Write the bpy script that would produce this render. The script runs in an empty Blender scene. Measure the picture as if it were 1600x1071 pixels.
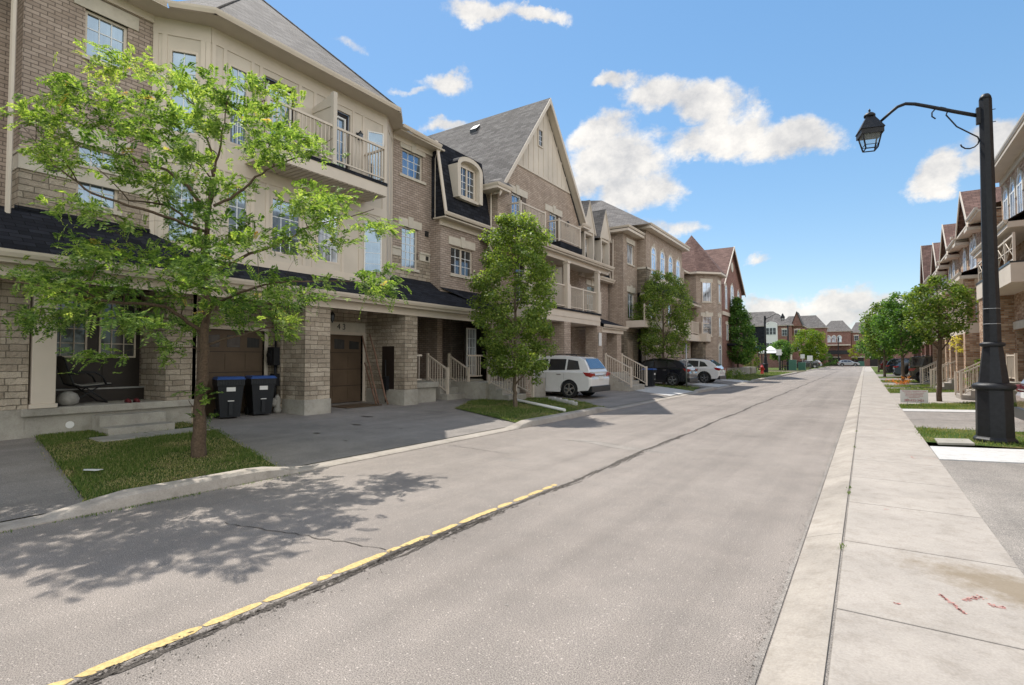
import bpy, bmesh, math, random
import numpy as np
from mathutils import Vector, Matrix

random.seed(7); RNG = np.random.default_rng(11)
S = bpy.context.scene
COL = S.collection
R = math.radians

# ------------------------------------------------------------------ camera
cam = bpy.data.cameras.new('camera'); camo = bpy.data.objects.new('camera', cam); COL.objects.link(camo)
camo.location = (0, 0, 1.7)
camo.rotation_euler = (R(90) + math.atan(27 / 831), 0, R(33.6))
cam.sensor_width = 36; cam.lens = 831 / 1600 * 36; cam.clip_start = .05; cam.clip_end = 4000
S.camera = camo
S.render.resolution_x = 1024; S.render.resolution_y = 685
S.view_settings.view_transform = 'Standard'; S.view_settings.look = 'None'
S.view_settings.exposure = 1.15
S.view_settings.gamma = 1
S.cycles.max_bounces = 6; S.cycles.transparent_max_bounces = 8

# ------------------------------------------------------------------ sun and sky
SUN = Vector((-.51, .36, 1.0)).normalized()
sl = bpy.data.lights.new('sun', 'SUN'); sl.energy = 2.6; sl.angle = R(.53); sl.color = (1, .95, .87)
so = bpy.data.objects.new('sun', sl); COL.objects.link(so)
so.rotation_euler = SUN.to_track_quat('Z', 'Y').to_euler(); so.location = (-30, 20, 50)

W = bpy.data.worlds.new('World'); S.world = W; W.use_nodes = True
def world():
    nt = W.node_tree; N = nt.nodes; L = nt.links; N.clear()
    def n(t, **k):
        x = N.new(t)
        for a, b in k.items(): setattr(x, a, b)
        return x
    def m(op, a, b=None, c=None, clamp=False):
        x = n('ShaderNodeMath', operation=op); x.use_clamp = clamp
        for i, v in enumerate((a, b, c)):
            if v is None: continue
            if isinstance(v, (int, float)): x.inputs[i].default_value = v
            else: L.new(v, x.inputs[i])
        return x.outputs[0]
    sky = n('ShaderNodeTexSky', sky_type='NISHITA'); sky.sun_disc = False
    sky.sun_elevation = math.asin(SUN.z); sky.sun_rotation = math.atan2(SUN.x, SUN.y)
    sky.air_density = 1.0; sky.dust_density = .1; sky.ozone_density = 2.0; sky.altitude = 300
    tc = n('ShaderNodeTexCoord')
    sep = n('ShaderNodeSeparateXYZ'); L.new(tc.outputs['Generated'], sep.inputs[0])
    az = m('ARCTAN2', sep.outputs[0], sep.outputs[1])     # from +Y towards +X
    el = m('ARCSINE', sep.outputs[2])
    def noise(sc, det=6, rough=.55, off=0):
        mp = n('ShaderNodeMapping'); L.new(tc.outputs['Generated'], mp.inputs[0]); mp.inputs['Location'].default_value = (off, off * .7, 0)
        mp.inputs['Scale'].default_value = (1, 1, 1.25)
        x = n('ShaderNodeTexNoise'); x.inputs['Scale'].default_value = sc; x.inputs['Detail'].default_value = det
        x.inputs['Roughness'].default_value = rough; L.new(mp.outputs[0], x.inputs['Vector']); return x.outputs['Fac']
    nA = noise(9, 8, .6); nB = noise(9, 8, .6, 3.7); nC = noise(24, 9, .68, 1.3); nD = noise(5, 4, .5, 8.1)
    azw = m('ADD', az, m('MULTIPLY', m('SUBTRACT', nA, .5), .13))
    elw = m('ADD', el, m('MULTIPLY', m('SUBTRACT', nB, .5), .10))
    acc = None
    for (a, e, ra, re, wt) in CLOUDS_AND_FILL:
        da = m('DIVIDE', m('SUBTRACT', azw, R(a)), R(ra)); de = m('DIVIDE', m('SUBTRACT', elw, R(e)), R(re))
        q = m('MULTIPLY', m('SUBTRACT', 1.0, m('ADD', m('MULTIPLY', da, da), m('MULTIPLY', de, de))), wt)
        acc = q if acc is None else m('SMOOTH_MAX', acc, q, .35)
    dens = m('ADD', acc, m('MULTIPLY', m('SUBTRACT', nC, .5), 1.5))
    mr = n('ShaderNodeMapRange', interpolation_type='SMOOTHSTEP'); L.new(dens, mr.inputs[0])
    mr.inputs[1].default_value = -.2; mr.inputs[2].default_value = .75
    mask = m('MULTIPLY', mr.outputs[0], .95)
    shade = m('ADD', m('MULTIPLY', nB, .9), m('MULTIPLY', nC, .7))
    cr = n('ShaderNodeValToRGB'); L.new(shade, cr.inputs[0])
    cr.color_ramp.elements[0].position = .58; cr.color_ramp.elements[0].color = (.46, .46, .47, 1)
    cr.color_ramp.elements[1].position = 1.0; cr.color_ramp.elements[1].color = (.84, .80, .74, 1)
    dt = n('ShaderNodeVectorMath', operation='DOT_PRODUCT'); L.new(tc.outputs['Generated'], dt.inputs[0]); sh = Vector((SUN.x, SUN.y, 0)).normalized(); dt.inputs[1].default_value = sh
    # clouds away from the sun are boosted to fill the shaded house fronts
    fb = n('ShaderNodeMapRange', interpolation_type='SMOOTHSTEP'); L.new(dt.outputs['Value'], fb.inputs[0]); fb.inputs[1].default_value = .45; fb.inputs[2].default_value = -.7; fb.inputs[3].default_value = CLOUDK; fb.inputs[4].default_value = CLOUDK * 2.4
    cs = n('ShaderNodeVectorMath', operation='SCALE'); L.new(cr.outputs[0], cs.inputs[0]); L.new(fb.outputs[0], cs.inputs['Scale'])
    hs = n('ShaderNodeHueSaturation'); gm = n('ShaderNodeGamma'); gm.inputs[1].default_value = .55; L.new(sky.outputs[0], gm.inputs[0]); L.new(gm.outputs[0], hs.inputs['Color']); hs.inputs['Saturation'].default_value = SKYSAT; hs.inputs['Value'].default_value = SKYV
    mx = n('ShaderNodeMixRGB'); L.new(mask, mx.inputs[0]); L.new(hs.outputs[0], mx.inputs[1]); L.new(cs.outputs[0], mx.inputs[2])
    bg = n('ShaderNodeBackground'); bg.inputs[1].default_value = .15; L.new(mx.outputs[0], bg.inputs[0])
    out = n('ShaderNodeOutputWorld'); L.new(bg.outputs[0], out.inputs[0])
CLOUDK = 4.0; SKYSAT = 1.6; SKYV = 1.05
CLOUDS_AND_FILL = [(-36.4, 33.9, 4.2, 1.2, 1), (-30.4, 33.5, 3.1, 0.8, 0.9), (-40.6, 27.7, 3.2, 1.3, 1), (-41.2, 23.4, 3.1, 0.8, 0.8), (-44.7, 26.8, 2.0, 0.4, 0.4), (-23.2, 27.6, 3.0, 0.9, 0.9), (-18.5, 26.0, 4.0, 1.9, 1.1), (-13.8, 24.8, 4.7, 2.5, 1.2), (-10.5, 21.8, 4.6, 2.2, 1.2), (-5.4, 20.2, 4.1, 2.3, 1.2), (-14.8, 21.3, 4.3, 1.3, 0.8), (-24.2, 23.3, 3.7, 1.9, 1.1), (-22.6, 20.2, 5.6, 2.9, 1.2), (-20.3, 17.2, 4.5, 2.2, 1.1), (-26.7, 18.2, 4.1, 1.9, 1), (5.6, 15.4, 2.2, 1.9, 1.1), (9.2, 16.1, 2.5, 1.8, 1.1), (-7.0, 5.0, 3.2, 1.6, 1.1), (-2.0, 5.1, 3.4, 1.8, 1.2), (2.3, 3.5, 5.1, 1.9, 1), (-5.1, 3.5, 7.4, 1.3, 1), (-16.7, 13.3, 3.4, 0.8, 0.5), (-8.3, 9.8, 1.5, 0.6, 0.5), (-51.0, 29.9, 1.7, 0.5, 0.4), (10.4, 5.1, 4.0, 1.5, 1), (60, 25, 12, 5, 1.1), (85, 40, 13, 7, 1.1), (110, 20, 14, 7, 1.1), (75, 12, 16, 9, 1.1), (135, 35, 15, 9, 1.1), (160, 18, 12, 9, 1.1), (-110, 30, 22, 6, 1.1), (-150, 45, 18, 8, 1.1), (75, 30, 26, 12, 1.4), (110, 45, 40, 14, 1.4), (150, 25, 30, 12, 1.4), (180, 50, 50, 14, 1.4), (-170, 20, 26, 9, 1.3), (-130, 30, 28, 12, 1.3), (40, 45, 20, 12, 1.2), (95, 14, 30, 8, 1.4), (55, 12, 16, 6, 1.3), (130, 12, 24, 6, 1.2)]  # the last, widest clouds are added out of view to brighten the shade
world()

# ------------------------------------------------------------------ helpers
WL = {}
def tag(o, label=None, cat=None, group=None, kind=None):
    if label: o['label'] = label
    if cat: o['category'] = cat
    if group: o['group'] = group
    if kind: o['kind'] = kind
    return o
def thing(name, label, cat, loc=(0, 0, 0), group=None):
    o = bpy.data.objects.new(name, None); COL.objects.link(o); o.location = loc; o.empty_display_size = .2
    WL[o] = Vector(loc); return tag(o, label, cat, group)
def root_loc(p):
    while p.parent is not None: p = p.parent
    return WL.get(p, Vector((0, 0, 0)))
def copy_tree(o, parent=None):
    c = o.copy(); COL.objects.link(c)
    if parent is not None: c.parent = parent
    for ch in [x for x in bpy.data.objects if x.parent == o]: copy_tree(ch, c)
    return c

class Fr:
    """a wall's frame: s runs along it, z is up, d stands out from it"""
    def __init__(f, x, y, tx, ty):
        l = math.hypot(tx, ty); f.o = (x, y); f.t = (tx / l, ty / l); f.n = (f.t[1], -f.t[0])
    def P(f, s, z, d=0):
        return (f.o[0] + f.t[0] * s + f.n[0] * d, f.o[1] + f.t[1] * s + f.n[1] * d, z)
def FX(x): return Fr(x, 0, 0, 1)       # faces the road from the left side; s = Y
def FR(x): return Fr(x, 0, 0, -1)      # faces the road from the right side; s = -Y
def FY(y): return Fr(0, y, 1, 0)       # faces the camera's end of the street; s = X

class MB:
    def __init__(s): s.v = []; s.f = []; s.m = []; s.sm = []
    def poly(s, pts, m=0, sm=False):
        b = len(s.v); s.v += [tuple(p) for p in pts]; s.f.append(tuple(range(b, b + len(pts)))); s.m.append(m); s.sm.append(sm)
    def mesh(s, v, f, m=0, sm=False):
        b = len(s.v); s.v += [tuple(p) for p in v]
        for q in f: s.f.append(tuple(b + i for i in q)); s.m.append(m); s.sm.append(sm)
    def box8(s, c, m=0): s.mesh(c, [(0, 3, 2, 1), (4, 5, 6, 7), (0, 1, 5, 4), (1, 2, 6, 5), (2, 3, 7, 6), (3, 0, 4, 7)], m)
    def box(s, x0, x1, y0, y1, z0, z1, m=0):
        s.box8([(x0, y0, z0), (x1, y0, z0), (x1, y1, z0), (x0, y1, z0), (x0, y0, z1), (x1, y0, z1), (x1, y1, z1), (x0, y1, z1)], m)
    def fbox(s, F, a, b, z0, z1, d0, d1, m=0):
        P = F.P; s.box8([P(a, z0, d1), P(b, z0, d1), P(b, z0, d0), P(a, z0, d0), P(a, z1, d1), P(b, z1, d1), P(b, z1, d0), P(a, z1, d0)], m)
    def prism(s, pts, vec, m=0, m2=None):
        n = len(pts); q = [tuple(p) for p in pts]; w = [(p[0] + vec[0], p[1] + vec[1], p[2] + vec[2]) for p in q]
        b = len(s.v); s.v += q + w
        s.f.append(tuple(range(b, b + n))[::-1]); s.m.append(m); s.sm.append(False)
        s.f.append(tuple(range(b + n, b + 2 * n))); s.m.append(m); s.sm.append(False)
        for i in range(n):
            j = (i + 1) % n; s.f.append((b + i, b + j, b + n + j, b + n + i)); s.m.append(m if m2 is None else m2); s.sm.append(False)
    def fprism(s, F, sz, d0, d1, m=0):
        a = [F.P(p[0], p[1], d1) for p in sz]; k = d0 - d1
        s.prism(a, (F.n[0] * k, F.n[1] * k, 0), m)
    def tube(s, pts, r, n=8, m=0, caps=True, sm=True):
        pts = [Vector(p) for p in pts]; rr = r if isinstance(r, (list, tuple)) else [r] * len(pts)
        b = len(s.v); up = None
        for i, p in enumerate(pts):
            t = (pts[min(i + 1, len(pts) - 1)] - pts[max(i - 1, 0)])
            if t.length < 1e-9: t = Vector((0, 0, 1))
            t.normalize()
            if up is None: up = Vector((0, 0, 1)) if abs(t.z) < .9 else Vector((1, 0, 0))
            a = t.cross(up)
            if a.length < 1e-6: a = t.cross(Vector((1, 0, 0)))
            a.normalize(); c = a.cross(t).normalized(); up = c
            for k in range(n):
                g = 2 * math.pi * k / n; s.v.append(tuple(p + (a * math.cos(g) + c * math.sin(g)) * rr[i]))
        for i in range(len(pts) - 1):
            for k in range(n):
                k2 = (k + 1) % n; s.f.append((b + i * n + k, b + i * n + k2, b + (i + 1) * n + k2, b + (i + 1) * n + k)); s.m.append(m); s.sm.append(sm)
        if caps:
            s.f.append(tuple(b + k for k in range(n))[::-1]); s.m.append(m); s.sm.append(False)
            e = b + (len(pts) - 1) * n; s.f.append(tuple(e + k for k in range(n))); s.m.append(m); s.sm.append(False)
    def lathe(s, c, prof, n=16, m=0, sm=True, rot=0):
        b = len(s.v)
        for (r, z) in prof:
            for k in range(n):
                g = 2 * math.pi * k / n + rot; s.v.append((c[0] + r * math.cos(g), c[1] + r * math.sin(g), c[2] + z))
        for i in range(len(prof) - 1):
            for k in range(n):
                k2 = (k + 1) % n; s.f.append((b + i * n + k, b + i * n + k2, b + (i + 1) * n + k2, b + (i + 1) * n + k)); s.m.append(m); s.sm.append(sm)
        for e, rv in ((b, 1), (b + (len(prof) - 1) * n, 0)):
            q = tuple(e + k for k in range(n)); s.f.append(q[::-1] if rv else q); s.m.append(m); s.sm.append(False)
    def build(s, name, mats, parent=None, bevel=0, recalc=False, local=False):
        if not isinstance(mats, (list, tuple)): mats = [mats]
        me = bpy.data.meshes.new(name)
        off = root_loc(parent) if (parent is not None and not local) else Vector((0, 0, 0))
        V = [(a - off.x, b - off.y, c - off.z) for (a, b, c) in s.v]
        me.from_pydata(V, [], s.f); me.update()
        for mt in mats: me.materials.append(mt)
        me.polygons.foreach_set('material_index', s.m); me.polygons.foreach_set('use_smooth', s.sm)
        if recalc:
            bm = bmesh.new(); bm.from_mesh(me); bmesh.ops.remove_doubles(bm, verts=bm.verts, dist=1e-5)
            bmesh.ops.recalc_face_normals(bm, faces=bm.faces); bm.to_mesh(me); bm.free()
        box_uv(me, off)
        o = bpy.data.objects.new(name, me); COL.objects.link(o)
        if parent is not None: o.parent = parent
        if bevel:
            md = o.modifiers.new('bevel', 'BEVEL'); md.width = bevel; md.segments = 2; md.limit_method = 'ANGLE'; md.angle_limit = R(40)
        return o
def box_uv(me, off):
    uv = me.uv_layers.new(name='UVMap'); out = [0.0] * (2 * len(me.loops)); V = me.vertices
    for p in me.polygons:
        n = p.normal
        if abs(n.z) > .985: t = Vector((0, 1, 0)); b = Vector((1, 0, 0))
        else:
            t = Vector((-n.y, n.x, 0)).normalized(); b = n.cross(t); 
            if b.z < 0: b = -b
        for li in p.loop_indices:
            c = V[me.loops[li].vertex_index].co + off
            out[2 * li] = c.dot(t); out[2 * li + 1] = c.dot(b)
    uv.data.foreach_set('uv', out)

def wallp(mb, F, s0, s1, z0, z1, holes=(), dep=.11, m=0):
    """a wall panel with rectangular openings and their reveals"""
    H = []
    for (a, b, c, d) in holes:
        if b <= s0 or a >= s1 or d <= z0 or c >= z1: continue
        H.append((max(a, s0), min(b, s1), max(c, z0), min(d, z1), c >= z0, d <= z1))
    ss = sorted({s0, s1, *[h[0] for h in H], *[h[1] for h in H]}); zz = sorted({z0, z1, *[h[2] for h in H], *[h[3] for h in H]})
    for i in range(len(ss) - 1):
        for j in range(len(zz) - 1):
            a, b, c, d = ss[i], ss[i + 1], zz[j], zz[j + 1]; x, y = (a + b) / 2, (c + d) / 2
            if any(h[0] < x < h[1] and h[2] < y < h[3] for h in H): continue
            mb.poly([F.P(a, c), F.P(b, c), F.P(b, d), F.P(a, d)], m)
    for (a, b, c, d, lo, hi) in H:
        mb.poly([F.P(a, c), F.P(a, d), F.P(a, d, -dep), F.P(a, c, -dep)], m); mb.poly([F.P(b, c), F.P(b, d), F.P(b, d, -dep), F.P(b, c, -dep)], m)
        if lo: mb.poly([F.P(a, c), F.P(b, c), F.P(b, c, -dep), F.P(a, c, -dep)], m)
        if hi: mb.poly([F.P(a, d), F.P(b, d), F.P(b, d, -dep), F.P(a, d, -dep)], m)

# ------------------------------------------------------------------ materials
def nodes(name):
    mt = bpy.data.materials.new(name); mt.use_nodes = True; nt = mt.node_tree
    return mt, nt, nt.nodes, nt.links, nt.nodes['Principled BSDF']
def setspec(b, v): b.inputs['Specular IOR Level'].default_value = v
def tex_noise(N, L, vec, sc, det=4, rough=.6):
    x = N.new('ShaderNodeTexNoise'); x.inputs['Scale'].default_value = sc; x.inputs['Detail'].default_value = det; x.inputs['Roughness'].default_value = rough
    L.new(vec, x.inputs['Vector']); return x.outputs['Fac']
def ramp(N, L, fac, stops):
    x = N.new('ShaderNodeValToRGB'); L.new(fac, x.inputs[0]); e = x.color_ramp.elements
    while len(e) < len(stops): e.new(.5)
    for i, (p, c) in enumerate(stops): e[i].position = p; e[i].color = (*c, 1)
    return x.outputs[0]
def mixc(N, L, f, a, b, mode='MIX'):
    x = N.new('ShaderNodeMixRGB'); x.blend_type = mode
    for i, v in enumerate((f, a, b)):
        if isinstance(v, (int, float)): x.inputs[i].default_value = v
        elif isinstance(v, tuple): x.inputs[i].default_value = (*v, 1)
        else: L.new(v, x.inputs[i])
    return x.outputs[0]
def bump(N, L, b, h, st, dist, prev=None):
    x = N.new('ShaderNodeBump'); x.inputs['Strength'].default_value = st; x.inputs['Distance'].default_value = dist; L.new(h, x.inputs['Height'])
    if prev is not None: L.new(prev, x.inputs['Normal'])
    L.new(x.outputs[0], b.inputs['Normal']); return x.outputs[0]

def plain(name, c, rough=.6, var=.12, sc=3, metal=0, spec=.4, bmp=0, bsc=60, coat=0):
    mt, nt, N, L, b = nodes(name); tc = N.new('ShaderNodeTexCoord').outputs['Object']
    f = tex_noise(N, L, tc, sc, 5)
    lo = tuple(x * (1 - var) for x in c); hi = tuple(min(1, x * (1 + var)) for x in c)
    L.new(ramp(N, L, f, [(.3, lo), (.7, hi)]), b.inputs['Base Color'])
    b.inputs['Roughness'].default_value = rough; b.inputs['Metallic'].default_value = metal; setspec(b, spec); b.inputs['Coat Weight'].default_value = coat
    if bmp: bump(N, L, b, tex_noise(N, L, tc, bsc, 4), bmp, .01)
    return mt
def brick(name, c1, c2, mort, bw=.23, rh=.083, ms=.009, off=.5, rough=.9, bst=.6, bd=.012, rock=0, sq=1, sqf=2, noise=.25):
    mt, nt, N, L, b = nodes(name); uv = N.new('ShaderNodeTexCoord').outputs['UV']
    t = N.new('ShaderNodeTexBrick'); t.offset = off; t.squash = sq; t.squash_frequency = sqf
    wn = N.new('ShaderNodeTexNoise'); wn.inputs['Scale'].default_value = 6; L.new(uv, wn.inputs['Vector'])
    vm = N.new('ShaderNodeVectorMath'); vm.operation = 'MULTIPLY_ADD'; L.new(wn.outputs['Color'], vm.inputs[0]); k = .006 if not rock else .03
    vm.inputs[1].default_value = (k, k, 0); L.new(uv, vm.inputs[2]); L.new(vm.outputs[0], t.inputs['Vector'])
    t.inputs['Scale'].default_value = 1; t.inputs['Brick Width'].default_value = bw; t.inputs['Row Height'].default_value = rh
    t.inputs['Mortar Size'].default_value = ms; t.inputs['Mortar Smooth'].default_value = .15; t.inputs['Bias'].default_value = -.1
    t.inputs['Color1'].default_value = (*c1, 1); t.inputs['Color2'].default_value = (*c2, 1); t.inputs['Mortar'].default_value = (*mort, 1)
    f1 = tex_noise(N, L, uv, 1.3, 5); f2 = tex_noise(N, L, uv, 45, 4, .7)
    c = mixc(N, L, noise, t.outputs['Color'], ramp(N, L, f1, [(.3, (.55, .55, .55)), (.7, (1.3, 1.3, 1.3))]), 'MULTIPLY')
    ms_ = N.new('ShaderNodeMapping'); ms_.inputs['Scale'].default_value = (3.5, .35, 1); L.new(uv, ms_.inputs[0]); c = mixc(N, L, .35, c, ramp(N, L, tex_noise(N, L, ms_.outputs[0], 1, 5), [(.35, (.72, .70, .68)), (.6, (1.08, 1.08, 1.08))]), 'MULTIPLY')
    c = mixc(N, L, .45, c, ramp(N, L, f2, [(.3, (.6, .6, .6)), (.7, (1.3, 1.3, 1.3))]), 'MULTIPLY')
    L.new(c, b.inputs['Base Color']); b.inputs['Roughness'].default_value = rough; setspec(b, .2)
    inv = N.new('ShaderNodeMath'); inv.operation = 'SUBTRACT'; inv.inputs[0].default_value = 1; L.new(t.outputs['Fac'], inv.inputs[1])
    p = bump(N, L, b, inv.outputs[0], bst, bd)
    p = bump(N, L, b, f2, .5, .004 if not rock else .01, p)
    if rock: bump(N, L, b, tex_noise(N, L, uv, 9, 5, .65), rock, .06, p)
    return mt
def shingle(name, c1, c2, gap, rough=.9):
    mt = brick(name, c1, c2, gap, bw=.32, rh=.14, ms=.008, bst=.8, bd=.01, rough=rough, noise=.4)
    return mt
def asphalt(name, base, spots=.5, patch=.16, grain=95, track=.15):
    mt, nt, N, L, b = nodes(name); tc = N.new('ShaderNodeTexCoord').outputs['Object']
    g = tex_noise(N, L, tc, grain, 3, .75); g2 = tex_noise(N, L, tc, 230, 2, .6); lf = tex_noise(N, L, tc, .35, 6, .6); mf = tex_noise(N, L, tc, 2.3, 5, .6)
    v = N.new('ShaderNodeTexVoronoi'); v.inputs['Scale'].default_value = 130; L.new(tc, v.inputs['Vector'])
    st = N.new('ShaderNodeMapRange'); L.new(v.outputs['Color'], st.inputs[0]); st.inputs[1].default_value = .86; st.inputs[2].default_value = .95
    c = ramp(N, L, g, [(.3, tuple(x * (1 - spots) for x in base)), (.5, base), (.74, tuple(min(1, x * (1 + spots)) for x in base))])
    c = mixc(N, L, .5, c, ramp(N, L, g2, [(.35, (.5, .5, .5)), (.65, (1.5, 1.5, 1.5))]), 'MULTIPLY')
    mk = N.new('ShaderNodeMath'); mk.operation = 'MULTIPLY'; L.new(st.outputs[0], mk.inputs[0]); mk.inputs[1].default_value = .85
    c = mixc(N, L, mk.outputs[0], c, tuple(min(1, x * 2.3) for x in base))
    c = mixc(N, L, 1, c, ramp(N, L, lf, [(.3, (1 - patch,) * 3), (.7, (1 + patch,) * 3)]), 'MULTIPLY')
    c = mixc(N, L, 1, c, ramp(N, L, mf, [(.3, (1 - patch * .6, 1 - patch * .6, 1 - patch * .6)), (.7, (1 + patch * .5, 1 + patch * .42, 1 + patch * .35))]), 'MULTIPLY')
    mp = N.new('ShaderNodeMapping'); mp.inputs['Scale'].default_value = (1.6, .04, 1); L.new(tc, mp.inputs[0]); tr_ = tex_noise(N, L, mp.outputs[0], 1, 4, .6)
    c = mixc(N, L, 1, c, ramp(N, L, tr_, [(.35, (1 - track,) * 3), (.6, (1.02,) * 3)]), 'MULTIPLY')
    L.new(c, b.inputs['Base Color']); b.inputs['Roughness'].default_value = .92; setspec(b, .25)
    p = bump(N, L, b, g, .5, .004); bump(N, L, b, v.outputs['Distance'], .25, .003, p)
    return mt
def concrete(name, base, stain=.2, dirt=None, bst=.35):
    mt, nt, N, L, b = nodes(name); tc = N.new('ShaderNodeTexCoord').outputs['Object']
    f = tex_noise(N, L, tc, 1.1, 7, .65); g = tex_noise(N, L, tc, 60, 4, .7); h = tex_noise(N, L, tc, 7, 6, .7)
    c = ramp(N, L, f, [(.3, tuple(x * (1 - stain) for x in base)), (.7, tuple(min(1, x * (1 + stain * .6)) for x in base))])
    c = mixc(N, L, .6, c, ramp(N, L, g, [(.35, (.82, .82, .82)), (.65, (1.15, 1.15, 1.15))]), 'MULTIPLY')
    c = mixc(N, L, .7, c, ramp(N, L, h, [(.32, (.78, .76, .73)), (.5, (1, 1, 1)), (.7, (1.06, 1.06, 1.05))]), 'MULTIPLY')
    if dirt: # a soil stain with a shape of its own: centre and radii in metres
        sub = N.new('ShaderNodeVectorMath'); sub.operation = 'SUBTRACT'; L.new(tc, sub.inputs[0]); sub.inputs[1].default_value = dirt[0]
        rot = N.new('ShaderNodeVectorRotate'); rot.rotation_type = 'Z_AXIS'; L.new(sub.outputs[0], rot.inputs['Vector']); rot.inputs['Angle'].default_value = dirt[2]
        dv = N.new('ShaderNodeVectorMath'); dv.operation = 'DIVIDE'; L.new(rot.outputs[0], dv.inputs[0]); dv.inputs[1].default_value = (*dirt[1], 100)
        ln = N.new('ShaderNodeVectorMath'); ln.operation = 'LENGTH'; L.new(dv.outputs[0], ln.inputs[0])
        ad = N.new('ShaderNodeMath'); ad.operation = 'ADD'; L.new(ln.outputs['Value'], ad.inputs[0])
        nm = N.new('ShaderNodeMath'); nm.operation = 'MULTIPLY_ADD'; L.new(tex_noise(N, L, tc, 8, 7, .75), nm.inputs[0]); nm.inputs[1].default_value = 1.6; nm.inputs[2].default_value = -.8
        L.new(nm.outputs[0], ad.inputs[1])
        mr = N.new('ShaderNodeMapRange'); L.new(ad.outputs[0], mr.inputs[0]); mr.inputs[1].default_value = .45; mr.inputs[2].default_value = 1.05; mr.inputs[3].default_value = .75; mr.inputs[4].default_value = 0
        c = mixc(N, L, mr.outputs[0], c, (.19, .145, .09))
    L.new(c, b.inputs['Base Color']); b.inputs['Roughness'].default_value = .9; setspec(b, .25)
    p = bump(N, L, b, g, bst, .004); bump(N, L, b, h, bst, .01, p)
    return mt
def grassground(name):
    mt, nt, N, L, b = nodes(name); tc = N.new('ShaderNodeTexCoord').outputs['Object']
    f = tex_noise(N, L, tc, 1.7, 6, .65); g = tex_noise(N, L, tc, 40, 4, .7)
    c = ramp(N, L, f, [(.32, (.05, .09, .02)), (.5, (.08, .12, .03)), (.66, (.19, .155, .07))])
    c = mixc(N, L, .8, c, ramp(N, L, g, [(.3, (.4, .4, .4)), (.7, (1.5, 1.5, 1.5))]), 'MULTIPLY')
    L.new(c, b.inputs['Base Color']); b.inputs['Roughness'].default_value = 1; setspec(b, .1); bump(N, L, b, g, 1, .03)
    return mt
def glassy(name, tint, inner, refl=.5, rough=.04, wav=.02):
    mt, nt, N, L, b = nodes(name); tc = N.new('ShaderNodeTexCoord').outputs['Object']
    mp = N.new('ShaderNodeMapping'); mp.inputs['Scale'].default_value = (9, 9, .35); L.new(tc, mp.inputs[0]); fo = tex_noise(N, L, mp.outputs[0], 1.5, 3); f = tex_noise(N, L, tc, .9, 3)
    c = ramp(N, L, f, [(.40, tuple(x * .35 for x in inner)), (.56, tuple(min(1, x * 2.2) for x in inner))])
    L.new(mixc(N, L, .8, c, ramp(N, L, fo, [(.35, (.5, .5, .5)), (.65, (1.4, 1.4, 1.4))]), 'MULTIPLY'), b.inputs['Base Color'])
    b.inputs['Roughness'].default_value = .6
    gl = N.new('ShaderNodeBsdfGlossy'); gl.inputs['Color'].default_value = (*tint, 1); gl.inputs['Roughness'].default_value = rough
    lw = N.new('ShaderNodeLayerWeight'); lw.inputs['Blend'].default_value = .35
    mm = N.new('ShaderNodeMath'); mm.operation = 'MULTIPLY_ADD'; L.new(lw.outputs['Facing'], mm.inputs[0]); mm.inputs[1].default_value = .5; mm.inputs[2].default_value = refl; mm.use_clamp = True
    mx = N.new('ShaderNodeMixShader'); L.new(mm.outputs[0], mx.inputs[0]); L.new(b.outputs[0], mx.inputs[1]); L.new(gl.outputs[0], mx.inputs[2])
    bp = N.new('ShaderNodeBump'); bp.inputs['Strength'].default_value = wav; bp.inputs['Distance'].default_value = .05; L.new(tex_noise(N, L, tc, 1.2, 1), bp.inputs['Height']); L.new(bp.outputs[0], gl.inputs['Normal'])
    L.new(mx.outputs[0], N['Material Output'].inputs[0]); return mt
def leafmat(name, stops, trans=.45, rough=.6):
    mt, nt, N, L, b = nodes(name)
    uv = N.new('ShaderNodeUVMap'); uv.uv_map = 'UVMap'; sp = N.new('ShaderNodeSeparateXYZ'); L.new(uv.outputs[0], sp.inputs[0])
    c = ramp(N, L, sp.outputs[0], stops)
    L.new(c, b.inputs['Base Color']); b.inputs['Roughness'].default_value = rough; setspec(b, .2)
    tr = N.new('ShaderNodeBsdfTranslucent'); L.new(mixc(N, L, 1, c, (1.5, 1.5, .6), 'MULTIPLY'), tr.inputs[0])
    mx = N.new('ShaderNodeMixShader'); mx.inputs[0].default_value = trans; L.new(b.outputs[0], mx.inputs[1]); L.new(tr.outputs[0], mx.inputs[2])
    L.new(mx.outputs[0], N['Material Output'].inputs[0]); return mt
def paint(name, c, rough=.25, coat=1, metal=0):
    mt, nt, N, L, b = nodes(name); tc = N.new('ShaderNodeTexCoord').outputs['Object']
    f = tex_noise(N, L, tc, 6, 4); L.new(ramp(N, L, f, [(.3, tuple(x * .94 for x in c)), (.7, c)]), b.inputs['Base Color'])
    b.inputs['Roughness'].default_value = rough; b.inputs['Coat Weight'].default_value = coat; b.inputs['Coat Roughness'].default_value = .04; b.inputs['Metallic'].default_value = metal
    return mt

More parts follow.
